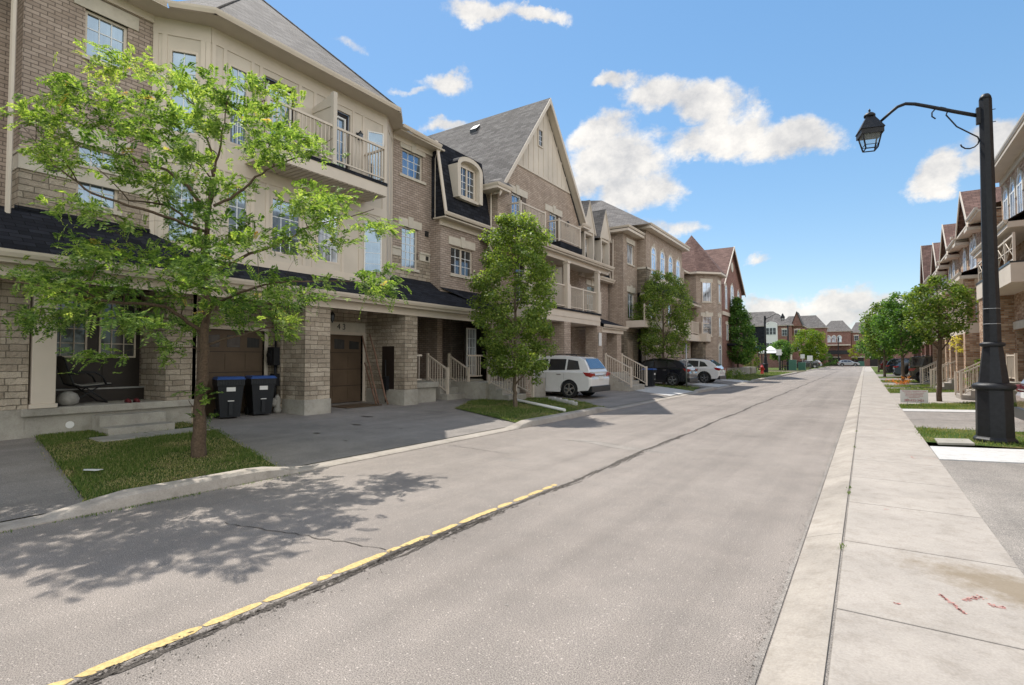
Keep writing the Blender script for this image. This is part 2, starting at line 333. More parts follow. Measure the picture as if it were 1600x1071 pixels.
M = dict(
    brick=brick('tan brick', (.36, .285, .235), (.475, .385, .325), (.19, .155, .13)),
    brickl=brick('light brick', (.39, .305, .245), (.52, .42, .34), (.24, .20, .165)),
    brickm=brick('mixed brick', (.30, .16, .09), (.62, .46, .33), (.34, .29, .24), noise=.35),
    brickr=brick('red brick', (.22, .10, .078), (.34, .175, .14), (.25, .20, .17)),
    stone=brick('rough stone', (.38, .315, .245), (.56, .48, .385), (.20, .17, .13), bw=.46, rh=.125, ms=.009, rock=1, sq=.55, sqf=3, noise=.6, bd=.02),
    stoned=brick('dark stone', (.18, .15, .115), (.29, .24, .18), (.10, .08, .06), bw=.45, rh=.13, ms=.010, rock=.9, sq=.62, sqf=3, noise=.5, bd=.03),
    board=plain('beige board', (.58, .515, .435), .8, .10, .8, bmp=.25, bsc=18),
    trim=plain('beige trim', (.62, .54, .45), .55, .05, 1.5),
    soffit=plain('soffit', (.52, .455, .375), .7, .05, 2),
    cast=plain('cast stone', (.55, .50, .42), .85, .1, 4, bmp=.3, bsc=50),
    shgrey=shingle('grey shingle', (.125, .115, .11), (.215, .20, .19), (.07, .065, .06)),
    shblack=shingle('black shingle', (.012, .013, .018), (.030, .032, .042), (.004, .004, .005), .85),
    shbrown=shingle('brown shingle', (.155, .095, .08), (.25, .155, .13), (.08, .05, .045)),
    road=asphalt('road asphalt', (.25, .221, .197), .8, .14, 120),
    drive=asphalt('drive asphalt', (.25, .228, .208), .6, .2, 110),
    driveold=asphalt('old drive asphalt', (.25, .228, .205), .6, .2, 110),
    tar=asphalt('dark crack', (.095, .083, .072), .7, .2, 40),
    walk=concrete('sidewalk concrete', (.365, .328, .290), .18, ((1.02, 5.0, .1), (.95, .36), R(25))),
    kerb=concrete('kerb concrete', (.37, .33, .285), .25),
    conc=concrete('porch concrete', (.38, .355, .31), .3, bst=.5),
    newconc=concrete('new concrete', (.50, .49, .475), .06),
    grassg=grassground('turf'),
    soil=plain('ground soil', (.12, .10, .06), 1, .3, 2, bmp=.6, bsc=20),
    yellow=plain('road paint yellow', (.54, .395, .165), .85, .3, 40, bmp=.4, bsc=70),
    red=plain('survey paint', (.52, .25, .22), .9, .2, 30),
    glass=glassy('window glass', (.46, .62, .78), (.07, .085, .10), .30),
    glassd=glassy('dark window glass', (.5, .6, .7), (.014, .013, .013), .05),
    glassc=glassy('curtained glass', (.75, .85, 1), (.28, .30, .32), .3),
    muntin=plain('white muntin', (.72, .74, .76), .5, .03),
    door=plain('dark door', (.022, .015, .012), .45, .2, 3),
    gdoor=plain('brown garage door', (.105, .072, .045), .55, .15, 2),
    black=plain('black paint', (.012, .013, .015), .35, .2, 8, spec=.6),
    lampblk=plain('lamp post paint', (.012, .0125, .015), .5, .35, 14, spec=.35, bmp=.25, bsc=90),
    metal=plain('grey metal', (.30, .30, .30), .4, .1, 6, metal=.6),
    chrome=plain('alloy wheel', (.55, .55, .56), .25, .1, 6, metal=.9),
    rubber=plain('tyre', (.015, .015, .016), .85, .2, 8),
    plastic=plain('black plastic', (.010, .012, .016), .5, .2, 5),
    blue=plain('blue lid', (.018, .06, .22), .4, .1, 5),
    white=plain('white plastic', (.72, .71, .69), .5, .05, 5),
    bag=plain('grey fabric', (.30, .285, .26), .9, .2, 9, bmp=.5, bsc=14),
    wood=plain('rough wood pole', (.17, .10, .07), .85, .3, 12),
    bark=plain('bark', (.10, .068, .045), .95, .4, 30, bmp=1, bsc=60),
    barkg=plain('grey bark', (.15, .115, .085), .95, .35, 30, bmp=1, bsc=60),
    carwhite=paint('white car paint', (.70, .70, .69)), carblack=paint('black car paint', (.008, .009, .014)),
    carolive=paint('olive car paint', (.055, .05, .028)), carred=paint('maroon car paint', (.10, .012, .012)), carsilver=paint('silver car paint', (.42, .43, .44), metal=.5),
    carblue=paint('slate car paint', (.09, .12, .15), metal=.4),
    tail=plain('tail light', (.30, .012, .012), .15, .1, 5, spec=.8, coat=1),
    carglass=glassy('car glass', (.8, .9, 1), (.006, .007, .009), .05, .02, .005),
    green=plain('green box', (.045, .13, .09), .5, .1, 4),
    hyd=plain('hydrant red', (.45, .03, .025), .4, .1, 5),
    leaf=leafmat('locust leaf', [(0, (.05, .105, .03)), (.35, (.14, .235, .06)), (.7, (.29, .40, .12)), (.93, (.48, .55, .20)), (1, (.58, .28, .10))], .52),
    leafd=leafmat('pear leaf', [(0, (.08, .14, .04)), (.55, (.20, .28, .07)), (1, (.42, .48, .15))], .52, .5),
    leafm=leafmat('maple leaf', [(0, (.05, .115, .03)), (.6, (.11, .22, .05)), (1, (.24, .36, .09))], .48),
    leafy=leafmat('yellow green leaf', [(0, (.07, .13, .015)), (.6, (.15, .23, .025)), (1, (.36, .36, .05))], .5),
    leafo=leafmat('olive green leaf', [(0, (.06, .115, .025)), (.6, (.15, .225, .05)), (1, (.34, .37, .10))], .48),
    blade=leafmat('grass blade', [(0, (.06, .11, .025)), (.42, (.125, .19, .045)), (.68, (.24, .25, .095)), (1, (.45, .37, .21))], .4, .6),
    flower=leafmat('flower petal', [(0, (.55, .50, .06)), (.6, (.75, .66, .14)), (1, (.80, .62, .30))], .3),
    fred=leafmat('orange petal', [(0, (.65, .30, .03)), (1, (.55, .10, .03))], .3),
    cushion=plain('sling fabric', (.23, .22, .20), .8, .06, 4),
)
def each(name, m, parent, boxes, bevel=0):
    for b in boxes: mb = MB(); mb.box(*b); mb.build(name, m, parent, bevel=bevel)
# ------------------------------------------------------------------ shared parts of buildings
def window(F, a, b, z0, z1, parent, cols=3, rows=3, dep=.11, mul=0, pane='glass', frame='trim', arch=0, mun=True, fw=.055, name='window'):
    """casing, muntins, and the pane behind them; sits in an opening dep metres deep"""
    mb = MB(); d0, d1 = -dep, -dep + .055
    for x in ((a, a + fw), (b - fw, b)): mb.fbox(F, x[0], x[1], z0, z1, d0, d1)
    mb.fbox(F, a + fw, b - fw, z1 - fw, z1, d0, d1); mb.fbox(F, a + fw, b - fw, z0, z0 + fw, d0, d1)
    A, B, C, D = a + fw, b - fw, z0 + fw, z1 - fw
    for k in range(mul): s = A + (B - A) * (k + 1) / (mul + 1); mb.fbox(F, s - .035, s + .035, C, D, d0, d1 - .004)
    if mun:
        w = .011
        for k in range(1, cols):
            s = A + (B - A) * k / cols
            if mul and any(abs(s - (A + (B - A) * (q + 1) / (mul + 1))) < .05 for q in range(mul)): continue
            mb.fbox(F, s - w, s + w, C, D, d0, d0 + .022, 1)
        for k in range(1, rows): z = C + (D - C) * k / rows; mb.fbox(F, A, B, z - w, z + w, d0 + .001, d0 + .020, 1)
    o = mb.build(name, [M[frame], M['muntin']], parent)
    p = MB(); p.poly([F.P(A, C, d0 + .008), F.P(B, C, d0 + .008), F.P(B, D, d0 + .008), F.P(A, D, d0 + .008)]); p.build('pane', M[pane], o)
    return o
def lintel(F, a, b, z, parent, h=.22, key=True, over=.14, mat='cast'):
    mb = MB(); m = (a + b) / 2; mb.fbox(F, a - over, b + over, z, z + h, -.06, .03)
    if key: mb.fprism(F, [(m - .09, z - .02), (m + .09, z - .02), (m + .13, z + h + .09), (m - .13, z + h + .09)], 0, .055)
    return mb.build('lintel', M[mat], parent)
def sill(F, a, b, z, parent, mat='cast', over=.05):
    mb = MB(); mb.fbox(F, a - over, b + over, z - .09, z, -.1, .05); return mb.build('sill', M[mat], parent)
def archtrim(F, a, b, z0, z1, parent, w=.11, n=10):
    """white surround with a round top and a keystone"""
    mb = MB(); r = (b - a) / 2; m = (a + b) / 2; zc = z1
    for x in ((a - w, a), (b, b + w)): mb.fbox(F, x[0], x[1], z1 - .35, z1, -.03, .04)
    for k in range(n):
        g0 = math.pi * k / n; g1 = math.pi * (k + 1) / n
        mb.fprism(F, [(m + r * math.cos(g0), zc + r * math.sin(g0)), (m + (r + w) * math.cos(g0), zc + (r + w) * math.sin(g0)), (m + (r + w) * math.cos(g1), zc + (r + w) * math.sin(g1)), (m + r * math.cos(g1), zc + r * math.sin(g1))], -.03, .04)
    mb.fprism(F, [(m - .05, zc + r - .02), (m + .05, zc + r - .02), (m + .09, zc + r + w + .1), (m - .09, zc + r + w + .1)], 0, .07)
    return mb.build('arch_surround', M['cast'], parent)
def archwindow(F, a, b, z0, z1, parent, pane='glassc', d=.012):
    """round-headed window standing just proud of a flat wall, with its surround"""
    r = (b - a) / 2; m = (a + b) / 2; mb = MB()
    ring = [(a, z0), (b, z0), (b, z1)] + [(m + r * math.cos(g), z1 + r * math.sin(g)) for g in [math.pi * k / 10 for k in range(1, 10)]] + [(a, z1)]
    k = .82; inn = [(m + (s - m) * k, z0 + .06 + (z - z0) * .93) for s, z in ring]
    n = len(ring)
    for i in range(n):
        j = (i + 1) % n; mb.fprism(F, [ring[i], ring[j], inn[j], inn[i]], 0, d + .03)
    mb.fbox(F, a, b, z1 - .03, z1 + .03, 0, d + .02, 0); mb.fbox(F, m - .025, m + .025, z0, z1, 0, d + .018, 0)
    o = mb.build('window', M['muntin'], parent)
    p = MB(); p.poly([F.P(s, z, d) for s, z in inn]); p.build('pane', M[pane], o)
    archtrim(F, a, b, z0, z1, parent); sill(F, a, b, z0, parent, over=.12)
def gutter(path, parent, r=.06, mat='trim', name='gutter'):
    """square K-style gutter following a line of points (outer top edge)"""
    mb = MB()
    for p, q in zip(path[:-1], path[1:]):
        p = Vector(p); q = Vector(q); t = (q - p).normalized(); n = Vector((t.y, -t.x, 0)).normalized(); u = n.cross(t).normalized()
        if u.z < 0: u = -u
        pr = [(0, 0), (-.12, 0), (-.12, -.12), (-.045, -.12), (-.01, -.05)]
        mb.prism([p + n * a + u * c - t * .0 for a, c in pr], q - p)
    return mb.build(name, M[mat], parent)
def downspout(pts, parent, r=.04, mat='trim'):
    mb = MB(); mb.tube(pts, r, 6, sm=False); return mb.build('downspout', M[mat], parent)
def railing(F, a, b, z0, h, parent, mat='trim', step=.115, posts=True, d=0, z0b=None, name='railing', mid=()):
    """straight or sloped railing; z0b is the foot height at the far end"""
    zb = z0 if z0b is None else z0b; mb = MB(); L_ = b - a
    zf = lambda s: z0 + (zb - z0) * (s - a) / L_
    for lo, hi, w in ((h - .06, h, .03), (.08, .12, .02)):
        mb.box8([F.P(a, zf(a) + lo, d + w), F.P(b, zf(b) + lo, d + w), F.P(b, zf(b) + lo, d - w), F.P(a, zf(a) + lo, d - w),
                 F.P(a, zf(a) + hi, d + w), F.P(b, zf(b) + hi, d + w), F.P(b, zf(b) + hi, d - w), F.P(a, zf(a) + hi, d - w)])
    n = max(1, int(abs(L_) / step))
    for k in range(1, n):
        s = a + L_ * k / n; mb.fbox(F, s - .011, s + .011, zf(s) + .12, zf(s) + h - .06, d - .011, d + .011)
    o = mb.build(name, M[mat], parent)
    if posts:
        for s in (a, b) + tuple(mid):
            q = MB(); q.fbox(F, s - .04, s + .04, zf(s) - .02, zf(s) + h + .05, d - .04, d + .04); q.build('post', M[mat], o)
    return o
def sconce(F, s, z, parent):
    mb = MB(); mb.fbox(F, s - .05, s + .05, z - .08, z + .12, 0, .03); c = F.P(s, z, .14)
    mb.tube([F.P(s, z + .05, .02), F.P(s, z + .13, .08), F.P(s, z + .12, .14)], .012, 6)
    mb.lathe(c, [(.02, .16), (.03, .13), (.09, .06), (.085, .05)], 8); mb.lathe(c, [(.075, .05), (.055, -.12), (.02, -.17), (.01, -.2)], 6, 1, sm=False)
    return mb.build('wall_lantern', [M['black'], M['glassd']], parent)
def steps(F, a, b, z0, z1, d0, n, parent, run=.28, mat='conc'):
    """concrete flight descending outwards (+d) from height z1 to z0, starting at d0"""
    mb = MB(); h = (z1 - z0) / n
    for k in range(n):
        top = z1 - h * (k + (0 if k else 0))
        mb.fbox(F, a, b, z0 - .1, z1 - h * k, d0 + run * k, d0 + run * (k + 1))
    return mb.build('steps', M[mat], parent, bevel=.012)
def slab(mb, F, a, b, z0, z1, d0, d1, m=0): mb.fbox(F, a, b, z0, z1, d0, d1, m)
# ================================================================== GROUND
def gz(x, left=True):   # ground rises gently from the kerb to the houses
    return .05 + .032 * max(0, (-7.35 - x)) if left else .08 + .02 * max(0, x - 1)
def struct(name, mb, m, kind='structure', **k): o = mb.build(name, m, **k); o['kind'] = kind; return o
mb = MB(); mb.poly([(-900, -300, -.06), (900, -300, -.06), (900, 1500, -.06), (-900, 1500, -.06)]); struct('ground', mb, M['grassg'])
# road: one sheet with the cross street
mb = MB(); ys = [-30, -6, 0, 5, 10, 20, 30, 45, 60, 76.5, 92, 130, 168]
for a, b in zip(ys[:-1], ys[1:]): mb.poly([(-7.16, a, 0), (-.44, a, 0), (-.44, b, 0), (-7.16, b, 0)])
mb.poly([(-60, 77, 0), (-7.16, 77, 0), (-7.16, 90, 0), (-60, 90, 0)]); mb.poly([(-60, 154, 0), (-7.16, 154, 0), (-7.16, 168, 0), (-60, 168, 0)])
mb.poly([(-.44, 150.5, 0.0), (60, 150.5, 0.0), (60, 168, 0.0), (-.44, 168, 0.0)])
struct('road', mb, M['road'])
# crack along the joint between the two lanes
rg = random.Random(3)
def strip(x0, ylist, wfun, z, jitter, mbx, m=0):
    pts = []
    for y in ylist: c = x0(y) + rg.uniform(-jitter, jitter); w = wfun(y); pts.append((c - w * rg.uniform(.5, 1), c + w * rg.uniform(.5, 1), y))
    for p, q in zip(pts[:-1], pts[1:]): mbx.poly([(p[0], p[2], z), (p[1], p[2], z), (q[1], q[2], z), (q[0], q[2], z)], m)
mb = MB(); yl = [-3 + .045 * i for i in range(int(14 / .045))] + [11 + .15 * i for i in range(int(85 / .15))]
strip(lambda y: -3.46 + .03 * math.sin(y * 1.1) + .012 * math.sin(y * 5), yl, lambda y: (.022 if y < 8 else .035) * (1 + .5 * math.sin(y * 2.3)) + .008, .004, .012, mb)
for i in range(46):
    y0 = rg.uniform(-1.5, 9); x0 = -3.455 + rg.uniform(-.03, .10)
    strip(lambda y: x0 + .03 * math.sin((y - y0) * 5 + i), [y0 + .03 * k for k in range(rg.randint(8, 30))], lambda y: .008, .0045, .006, mb)
for k in range(2400):
    y = rg.uniform(-2.5, 12) if k % 3 else rg.uniform(-1, 5); c = -3.44 + .02 * math.sin(y * 3.1) + rg.gauss(0, .028); L_ = rg.uniform(.006, .03); w = rg.uniform(.002, .007); g = rg.gauss(0, .5)
    dx, dy = math.sin(g) * L_, math.cos(g) * L_; ex, ey = math.cos(g) * w, -math.sin(g) * w; mb.poly([(c - dx - ex, y - dy - ey, .0055), (c + ex - dx * .2, y + ey - dy * .2, .0055), (c + dx, y + dy, .0055), (c - ex * 1.2, y - ey, .0055)])
# lateral hairline cracks
for (x0, y0, x1, y1) in ((-5.6, 3.0, -3.6, 3.4), (-4.6, 10.2, -3.2, 9.7), (-5.4, 10.0, -4.6, 10.2), (-3.4, 12.6, -1.4, 12.9), (-7, 8.2, -5.4, 8.0), (-3.3, 22, -.8, 22.5)):
    n = 24; P = []
    for k in range(n + 1): t = k / n; P.append((x0 + (x1 - x0) * t, y0 + (y1 - y0) * t + rg.uniform(-.03, .03)))
    for p, q in zip(P[:-1], P[1:]): w = rg.uniform(.003, .009); mb.poly([(p[0], p[1] - w, .0045), (q[0], q[1] - w, .0045), (q[0], q[1] + w, .0045), (p[0], p[1] + w, .0045)])
struct('road_crack', mb, M['tar'])
mb = MB(); y = -2.0
while y < 6.4:
    L_ = rg.choice((rg.uniform(.09, .22), rg.uniform(.3, .7), rg.uniform(.3, .7))) if y < 5 else rg.uniform(.12, .4)
    L_ = min(L_, 6.42 - y)
    if L_ < .05: break
    c = -3.545; n = max(4, int(L_ / .06)); A = []; B = []
    for k in range(n + 1):
        t = k / n; e = min(1, .45 + L_ * t / .07, .35 + L_ * (1 - t) / .06); w = .042 * e
        A.append((c - w + rg.uniform(-.006, .006), y + L_ * t + rg.uniform(-.012, .012), .0035)); B.append((c + w * rg.uniform(.62, 1.05), y + L_ * t + rg.uniform(-.012, .012), .0035))
    for k in range(n): mb.poly([A[k], B[k], B[k + 1], A[k + 1]])
    y += L_ + rg.uniform(.012, .045)
struct('yellow_line', mb, M['yellow'])
# worn patch and oil spots
def blob(cx, cy, rx, ry, z, mbx, n=22, rot=0, j=.15):
    P = []
    for k in range(n): g = 2 * math.pi * k / n; r = 1 + rg.uniform(-j, j); a, b = rx * r * math.cos(g), ry * r * math.sin(g); P.append((cx + a * math.cos(rot) - b * math.sin(rot), cy + a * math.sin(rot) + b * math.cos(rot), z))
    mbx.poly(P)
mb = MB()
for s in ((-5.0, 7.55, .09, .06), (-4.25, 11.6, .12, .06), (-6.1, 9.4, .05, .05), (-5.0, 20.5, .2, .1), (-2.1, 3.1, .018, .014), (-2.3, 3.6, .012, .01), (-1.7, 4.4, .02, .015), (-4.3, 2.2, .015, .012), (-2.0, 6.2, .03, .02), (-1.9, 6.9, .02, .015), (-5.4, 6.4, .03, .02), (-2.2, 9.6, .05, .03), (-5.2, 13.5, .06, .05), (-1.6, 14, .05, .05)): blob(*s, .003, mb, j=.3)
struct('oil_spot', mb, M['drive'])
mb = MB()
for s_ in ((-9.8, 7.2, .10, .05), (-10.2, 8.6, .16, .07), (-9.0, 8.9, .05, .03), (-11.2, 9.8, .2, .1), (-8.6, 7.0, .06, .03)): blob(s_[0], s_[1], s_[2], s_[3], .05 + .032 * (-7.35 - s_[0]) + .008, mb, j=.35)
struct('driveway_stain', mb, M['tar'])
mb = MB(); n = 30; A = []
for k in range(n + 1): t = k / n; A.append((-5.35 + 2.35 * t, 10.15 - .42 * t + .08 * math.sin(t * 7), .05 + .16 * math.sin(math.pi * t) * rg.uniform(.8, 1)))
for p, q in zip(A[:-1], A[1:]): mb.poly([(p[0], p[1] - p[2], .003), (q[0], q[1] - q[2], .003), (q[0], q[1] + q[2], .003), (p[0], p[1] + p[2], .003)])
struct('road_patch', mb, M['driveold'])

# right kerb, joint and sidewalk in separate slabs with real gaps
mb = MB(); y = -3.2
while y < 148:
    e = y + 3.0; mb.prism([(-.50, y + .004, .012), (-.44, y + .004, .035), (-.24, y + .004, .10), (-.205, y + .004, .10), (-.205, y + .004, -.1), (-.50, y + .004, -.1)], (0, 2.992, 0)); y = e
struct('kerb', mb, M['kerb'])
mb = MB(); pts = [(-.50, -.2)]
yl = [-3 + .05 * k for k in range(700)]
for a, b in zip(yl[:-1], yl[1:]):
    w = .02 + .03 * abs(math.sin(a * 1.7 + math.sin(a * 5))) * rg.uniform(.2, 1); mb.poly([(-.512, a, .006), (-.512, b, .006), (-.512 - w, b, .0035), (-.512 - w, a, .0035)])
struct('gutter_grit', mb, M['driveold'])
mb = MB(); mb.poly([(-.222, -4, .088), (.945, -4, .088), (.945, 150, .088), (-.222, 150, .088)]); struct('sidewalk_bed', mb, M['driveold'])
mb = MB(); joints = [-4.0, -2.5, -1.0, .4, 1.72, 2.95, 3.95]; 
y = -3.0; js = []
first = [2.15, 4.06, 5.62, 7.0]
y = 4.06 - 1.55 * 5
while y < 148:
    e = y + 1.55; mb.box(-.185, .955, y + .006, e - .006, -.05, .100); y = e
struct('sidewalk', mb, M['walk'], bevel=.008)
mb = MB()
for (cx, cy, rx, ry, a, n_) in ((.55, 15.0, .22, .025, .15, 60), (.45, 15.1, .03, .03, 0, 16), (.61, 10.94, .02, .13, .1, 40), (.85, 11.0, .10, .02, .3, 30), (.44, 4.55, .012, .15, .35, 110), (.57, 4.72, .09, .02, .9, 90), (.68, 4.66, .04, .03, .2, 50), (.14, 4.35, .016, .012, 0, 14), (.16, 7.0, .02, .01, 0, 10)):
    for q in range(n_):
        u_, v_ = rg.gauss(0, .5) * rx, rg.uniform(-1, 1) * ry if ry > rx else rg.gauss(0, .5) * ry; u_ = rg.uniform(-1, 1) * rx if rx > ry else u_
        blob(cx + u_ * math.cos(a) - v_ * math.sin(a), cy + u_ * math.sin(a) + v_ * math.cos(a), rg.uniform(.002, .008), rg.uniform(.002, .008), .1035, mb, 6, 0, .5)
struct('survey_mark', mb, M['red'])
# grit, small stones and weeds at the road edge
mb = MB()
for k in range(1700):
    y = rg.random() ** 1.6 * 14 + 1; x = -.52 - abs(rg.gauss(0, .045)); r = rg.uniform(.0012, .0036); mb.lathe((x, y, .003), [(r, 0), (r * .8, r * .8), (r * .2, r)], 5)
for k in range(600):
    y = rg.random() ** 1.6 * 14 + 1; x = rg.uniform(-3.5, -3.2); r = rg.uniform(.0015, .005); mb.lathe((x, y, .003), [(r, 0), (r * .8, r * .8), (r * .2, r)], 5)
struct('loose_grit', mb, M['driveold'], kind='stuff')

# left kerb: raised beside grass, dropped at driveways
mb = MB()
def kh(y):
    up = [(2.35, 4.75), (11.2, 16.6), (27.9, 32.2), (44.2, 76.0), (90.3, 152)]
    v = .035
    for a, b in up:
        t = min((y - a) / .7 + .5, (b - y) / .7 + .5); v = max(v, .035 + .115 * max(0, min(1, t)))
    return v
yl = [-6 + .25 * k for k in range(int(83 / .25))]; 
def kx(y): return -7.12 - .0 * y
for a, b in zip(yl[:-1], yl[1:]):
    if a > 76.5: break
    ha, hb = kh(a), kh(b); q = []
    for y, h in ((a, ha), (b, hb)): q.append([(kx(y), y, -.05), (kx(y), y, .012), (kx(y) - .04, y, h * .8), (kx(y) - .09, y, h), (kx(y) - .26, y, h + .005), (kx(y) - .26, y, -.05)])
    for k in range(5): mb.poly([q[0][k], q[0][k + 1], q[1][k + 1], q[1][k]])
yl2 = [90.2 + .5 * k for k in range(124)]
for a, b in zip(yl2[:-1], yl2[1:]):
    q = []
    for y in (a, b): h = kh(y); q.append([(kx(y), y, -.05), (kx(y), y, .012), (kx(y) - .09, y, h), (kx(y) - .26, y, h), (kx(y) - .26, y, -.05)])
    for k in range(4): mb.poly([q[0][k], q[0][k + 1], q[1][k + 1], q[1][k]])
for y0, sg in ((76.3, 1), (90.2, -1)):   # corner returns
    for k in range(10):
        g0 = math.pi / 2 * k / 10; g1 = math.pi / 2 * (k + 1) / 10; cx = -7.38 - 2.2; cy = y0 - sg * 1.0
        pass
struct('left_kerb', mb, M['kerb'])
# left-hand verge and driveways, each a sloping polygon
def lpoly(pts, dz=0): return [(x, y, gz(x) + dz) for x, y in pts]
XK, XH = -7.38, -16.5
mb = MB()
for a, b in ((-8, 2.415), (4.82, 28.0)): mb.poly(lpoly([(XK, a), (XH, a), (XH, b), (XK, b)]))
mb.poly(lpoly([(XK, 32.2), (XH, 32.2), (XH, 44.3), (XK, 44.3)]))
mb.poly(lpoly([(XK, 2.415), (-13.5, 3.53), (XH, 3.53), (XH, 2.415)], .0))
struct('driveway', mb, M['drive'])
GR = dict(a=[(XK, 2.42), (-13.4, 3.5), (-13.4, 6.1), (-11.6, 6.0), (XK, 4.78)], b=[(XK, 11.5), (-10.8, 13.0), (-11.9, 15.2), (-11.9, 17.4), (-9.9, 19.0), (XK, 16.9)],
          c=[(XK - .1, 28.0), (-11.6, 31.7), (-11.6, 34.0), (-8.1, 32.0)], d=[(XK, 44.3), (-13, 46), (-13, 76.2), (XK, 76.2)])
mb = MB()
for k, p in GR.items(): mb.poly(lpoly(p, .02))
mb.poly([(-7.38, 90.5, .05), (-40, 90.5, .05), (-40, 153, .05), (-7.38, 153, .05)])
GRR = [[(.96, 13.2), (2.9, 13.2), (5.4, 14.0), (5.4, 16.4), (.96, 15.9)], [(.96, 21.6), (5.4, 23.3), (5.4, 27.5), (3.6, 26.7), (.96, 23.6)], [(.96, 31.5), (5.4, 36), (5.4, 40), (.96, 36)],
       [(.96, 38), (5.4, 42), (5.4, 44), (.96, 41)], [(.96, 46), (5.4, 49), (5.4, 53), (.96, 50)], [(.96, 57), (5.4, 60), (5.4, 66), (.96, 62)], [(.96, 72), (5.4, 74), (5.4, 150), (.96, 150)]]
for p in GRR: mb.poly([(x, y, .095) for x, y in p])
struct('lawn', mb, M['grassg'])
mb = MB(); mb.poly([(-7.4, -4, .04), (-30, -4, .04), (-30, 153, .04), (-7.4, 153, .04)]); struct('yard', mb, M['soil'])
mb = MB(); mb.poly([(.96, -6, .085), (9, -6, .085), (9, 13.1, .085), (.96, 11.9, .085)]); mb.poly([(.96, 15.9, .085), (9, 17.6, .085), (9, 24, .085), (.96, 21.8, .085)])
mb.poly([(.96, 36, .085), (9, 40, .085), (9, 42, .085), (.96, 38, .085)]); mb.poly([(.96, 41, .085), (9, 44, .085), (9, 49, .085), (.96, 46, .085)]); mb.poly([(.96, 50, .085), (9, 53, .085), (9, 60, .085), (.96, 57, .085)]); mb.poly([(.96, 62, .085), (9, 66, .085), (9, 74, .085), (.96, 72, .085)])
struct('right_driveway', mb, M['driveold'])
mb = MB(); mb.poly([(.96, 18.0, .089), (7, 19.6, .089), (7, 22.4, .089), (.96, 20.6, .089)]); struct('driveway_patch', mb, M['drive'])
mb = MB(); mb.box8([(.962, 11.0, 0), (5.4, 12.4, 0), (5.4, 14.0, 0), (.962, 12.55, 0), (.962, 11.0, .102), (5.4, 12.4, .102), (5.4, 14.0, .102), (.962, 12.55, .102)])
mb.box8([(.962, 20.7, 0), (5.4, 22.4, 0), (5.4, 23.4, 0), (.962, 21.6, 0), (.962, 20.7, .1), (5.4, 22.4, .1), (5.4, 23.4, .1), (.962, 21.6, .1)])
mb.box8([(-7.39, 24.0, 0), (-7.39, 28.1, 0), (-11.7, 32.0, 0), (-11.7, 27.6, 0), (-7.39, 24.0, .075), (-7.39, 28.1, .075), (-11.7, 32.0, gz(-11.7) + .03), (-11.7, 27.6, gz(-11.7) + .03)])
mb.box8([(-7.39, 33.4, 0), (-7.39, 36.6, 0), (-9.6, 38.6, 0), (-9.2, 34.4, 0), (-7.39, 33.4, .07), (-7.39, 36.6, .07), (-9.6, 38.6, .14), (-9.2, 34.4, .14)])
mb.box8([(-7.39, 41, 0), (-7.39, 44.3, 0), (-11.0, 47.5, 0), (-11.0, 44, 0), (-7.39, 41, .08), (-7.39, 44.3, .08), (-11.0, 47.5, .2), (-11.0, 44, .2)])
struct('pale_concrete_path', mb, M['newconc'])
mb = MB(); mb.poly([(.96, 23.7, .088), (3.6, 26.8, .088), (9, 27.5, .088), (9, 36, .088), (5.4, 36, .088), (.96, 31.4, .088)])
struct('concrete_path', mb, M['walk'])
mb = MB()
for (a, b, c, d) in ((-12.25, 3.95, -11.55, 4.9), (-12.25, 4.93, -11.55, 5.9)): mb.box(a, c, b, d, .1, gz(c) + .045)
struct('stone_path', mb, M['conc'], bevel=.01)

# ================================================================== HOUSES, LEFT
def roofmesh(faces, parent, mat='shgrey', name='roof', thick=.05):
    mb = MB()
    for f in faces: mb.poly(f)
    return mb.build(name, M[mat], parent)
HG = 'terraced houses along the left side of the road'

# ---- brick unit nearest the camera, with the porch and bench chair
XB, XBAY = -13.6, -12.9
h1 = thing('townhouse', 'nearest tan brick house with stone porch and square beige column, cut by the left edge', 'house', (-14, 3, 0), HG)
F = FX(XB); mb = MB()
w1 = (4.18, 4.96, 8.13, 9.13); w1b = (4.1, 4.86, 4.95, 6.24)
wallp(mb, F, 3.2, 5.46, 5.72, 9.66, [w1, w1b]); wallp(mb, F, 3.2, 5.46, 3.9, 5.42, [w1b], m=1)
G = FY(3.2); wallp(mb, G, -16, XB, 5.72, 9.66); wallp(mb, G, -16, XB, 3.9, 5.42, m=1)
F0 = FX(-14.25); wallp(mb, F0, -9, 3.2, 3.9, 9.66)
mb.build('wall', [M['brick'], M['stone']], h1)
mb = MB(); mb.fbox(F, 3.18, 5.46, 5.42, 5.72, -.05, .03); mb.fbox(G, -16, XB + .024, 5.425, 5.715, -.05, .017); mb.fbox(F, 3.16, 5.46, 5.72, 5.79, -.05, .07); mb.fbox(G, -16, XB + .064, 5.724, 5.786, -.05, .037); mb.build('stone_band', M['cast'], h1)
window(F, *w1, h1, 3, 3); lintel(F, 4.18, 4.96, 9.13, h1, .3, False, .2); sill(F, 4.18, 4.96, 8.13, h1)
window(F, *w1b, h1, 3, 4); lintel(F, 4.1, 4.86, 6.24, h1, .3, True, .2); sill(F, 4.1, 4.86, 4.95, h1)
mb = MB(); mb.fbox(F, 3.5, 3.72, 6.42, 6.62, 0, .03); mb.fbox(F, 3.6, 3.78, 5.5, 5.63, .03, .05); mb.build('vent', M['black'], h1)
downspout([(-13.42, 3.02, 9.5), (-13.42, 3.02, 4.25), (-13.36, 3.02, 4.05), (-13.2, 3.02, 3.98)], h1, .045)
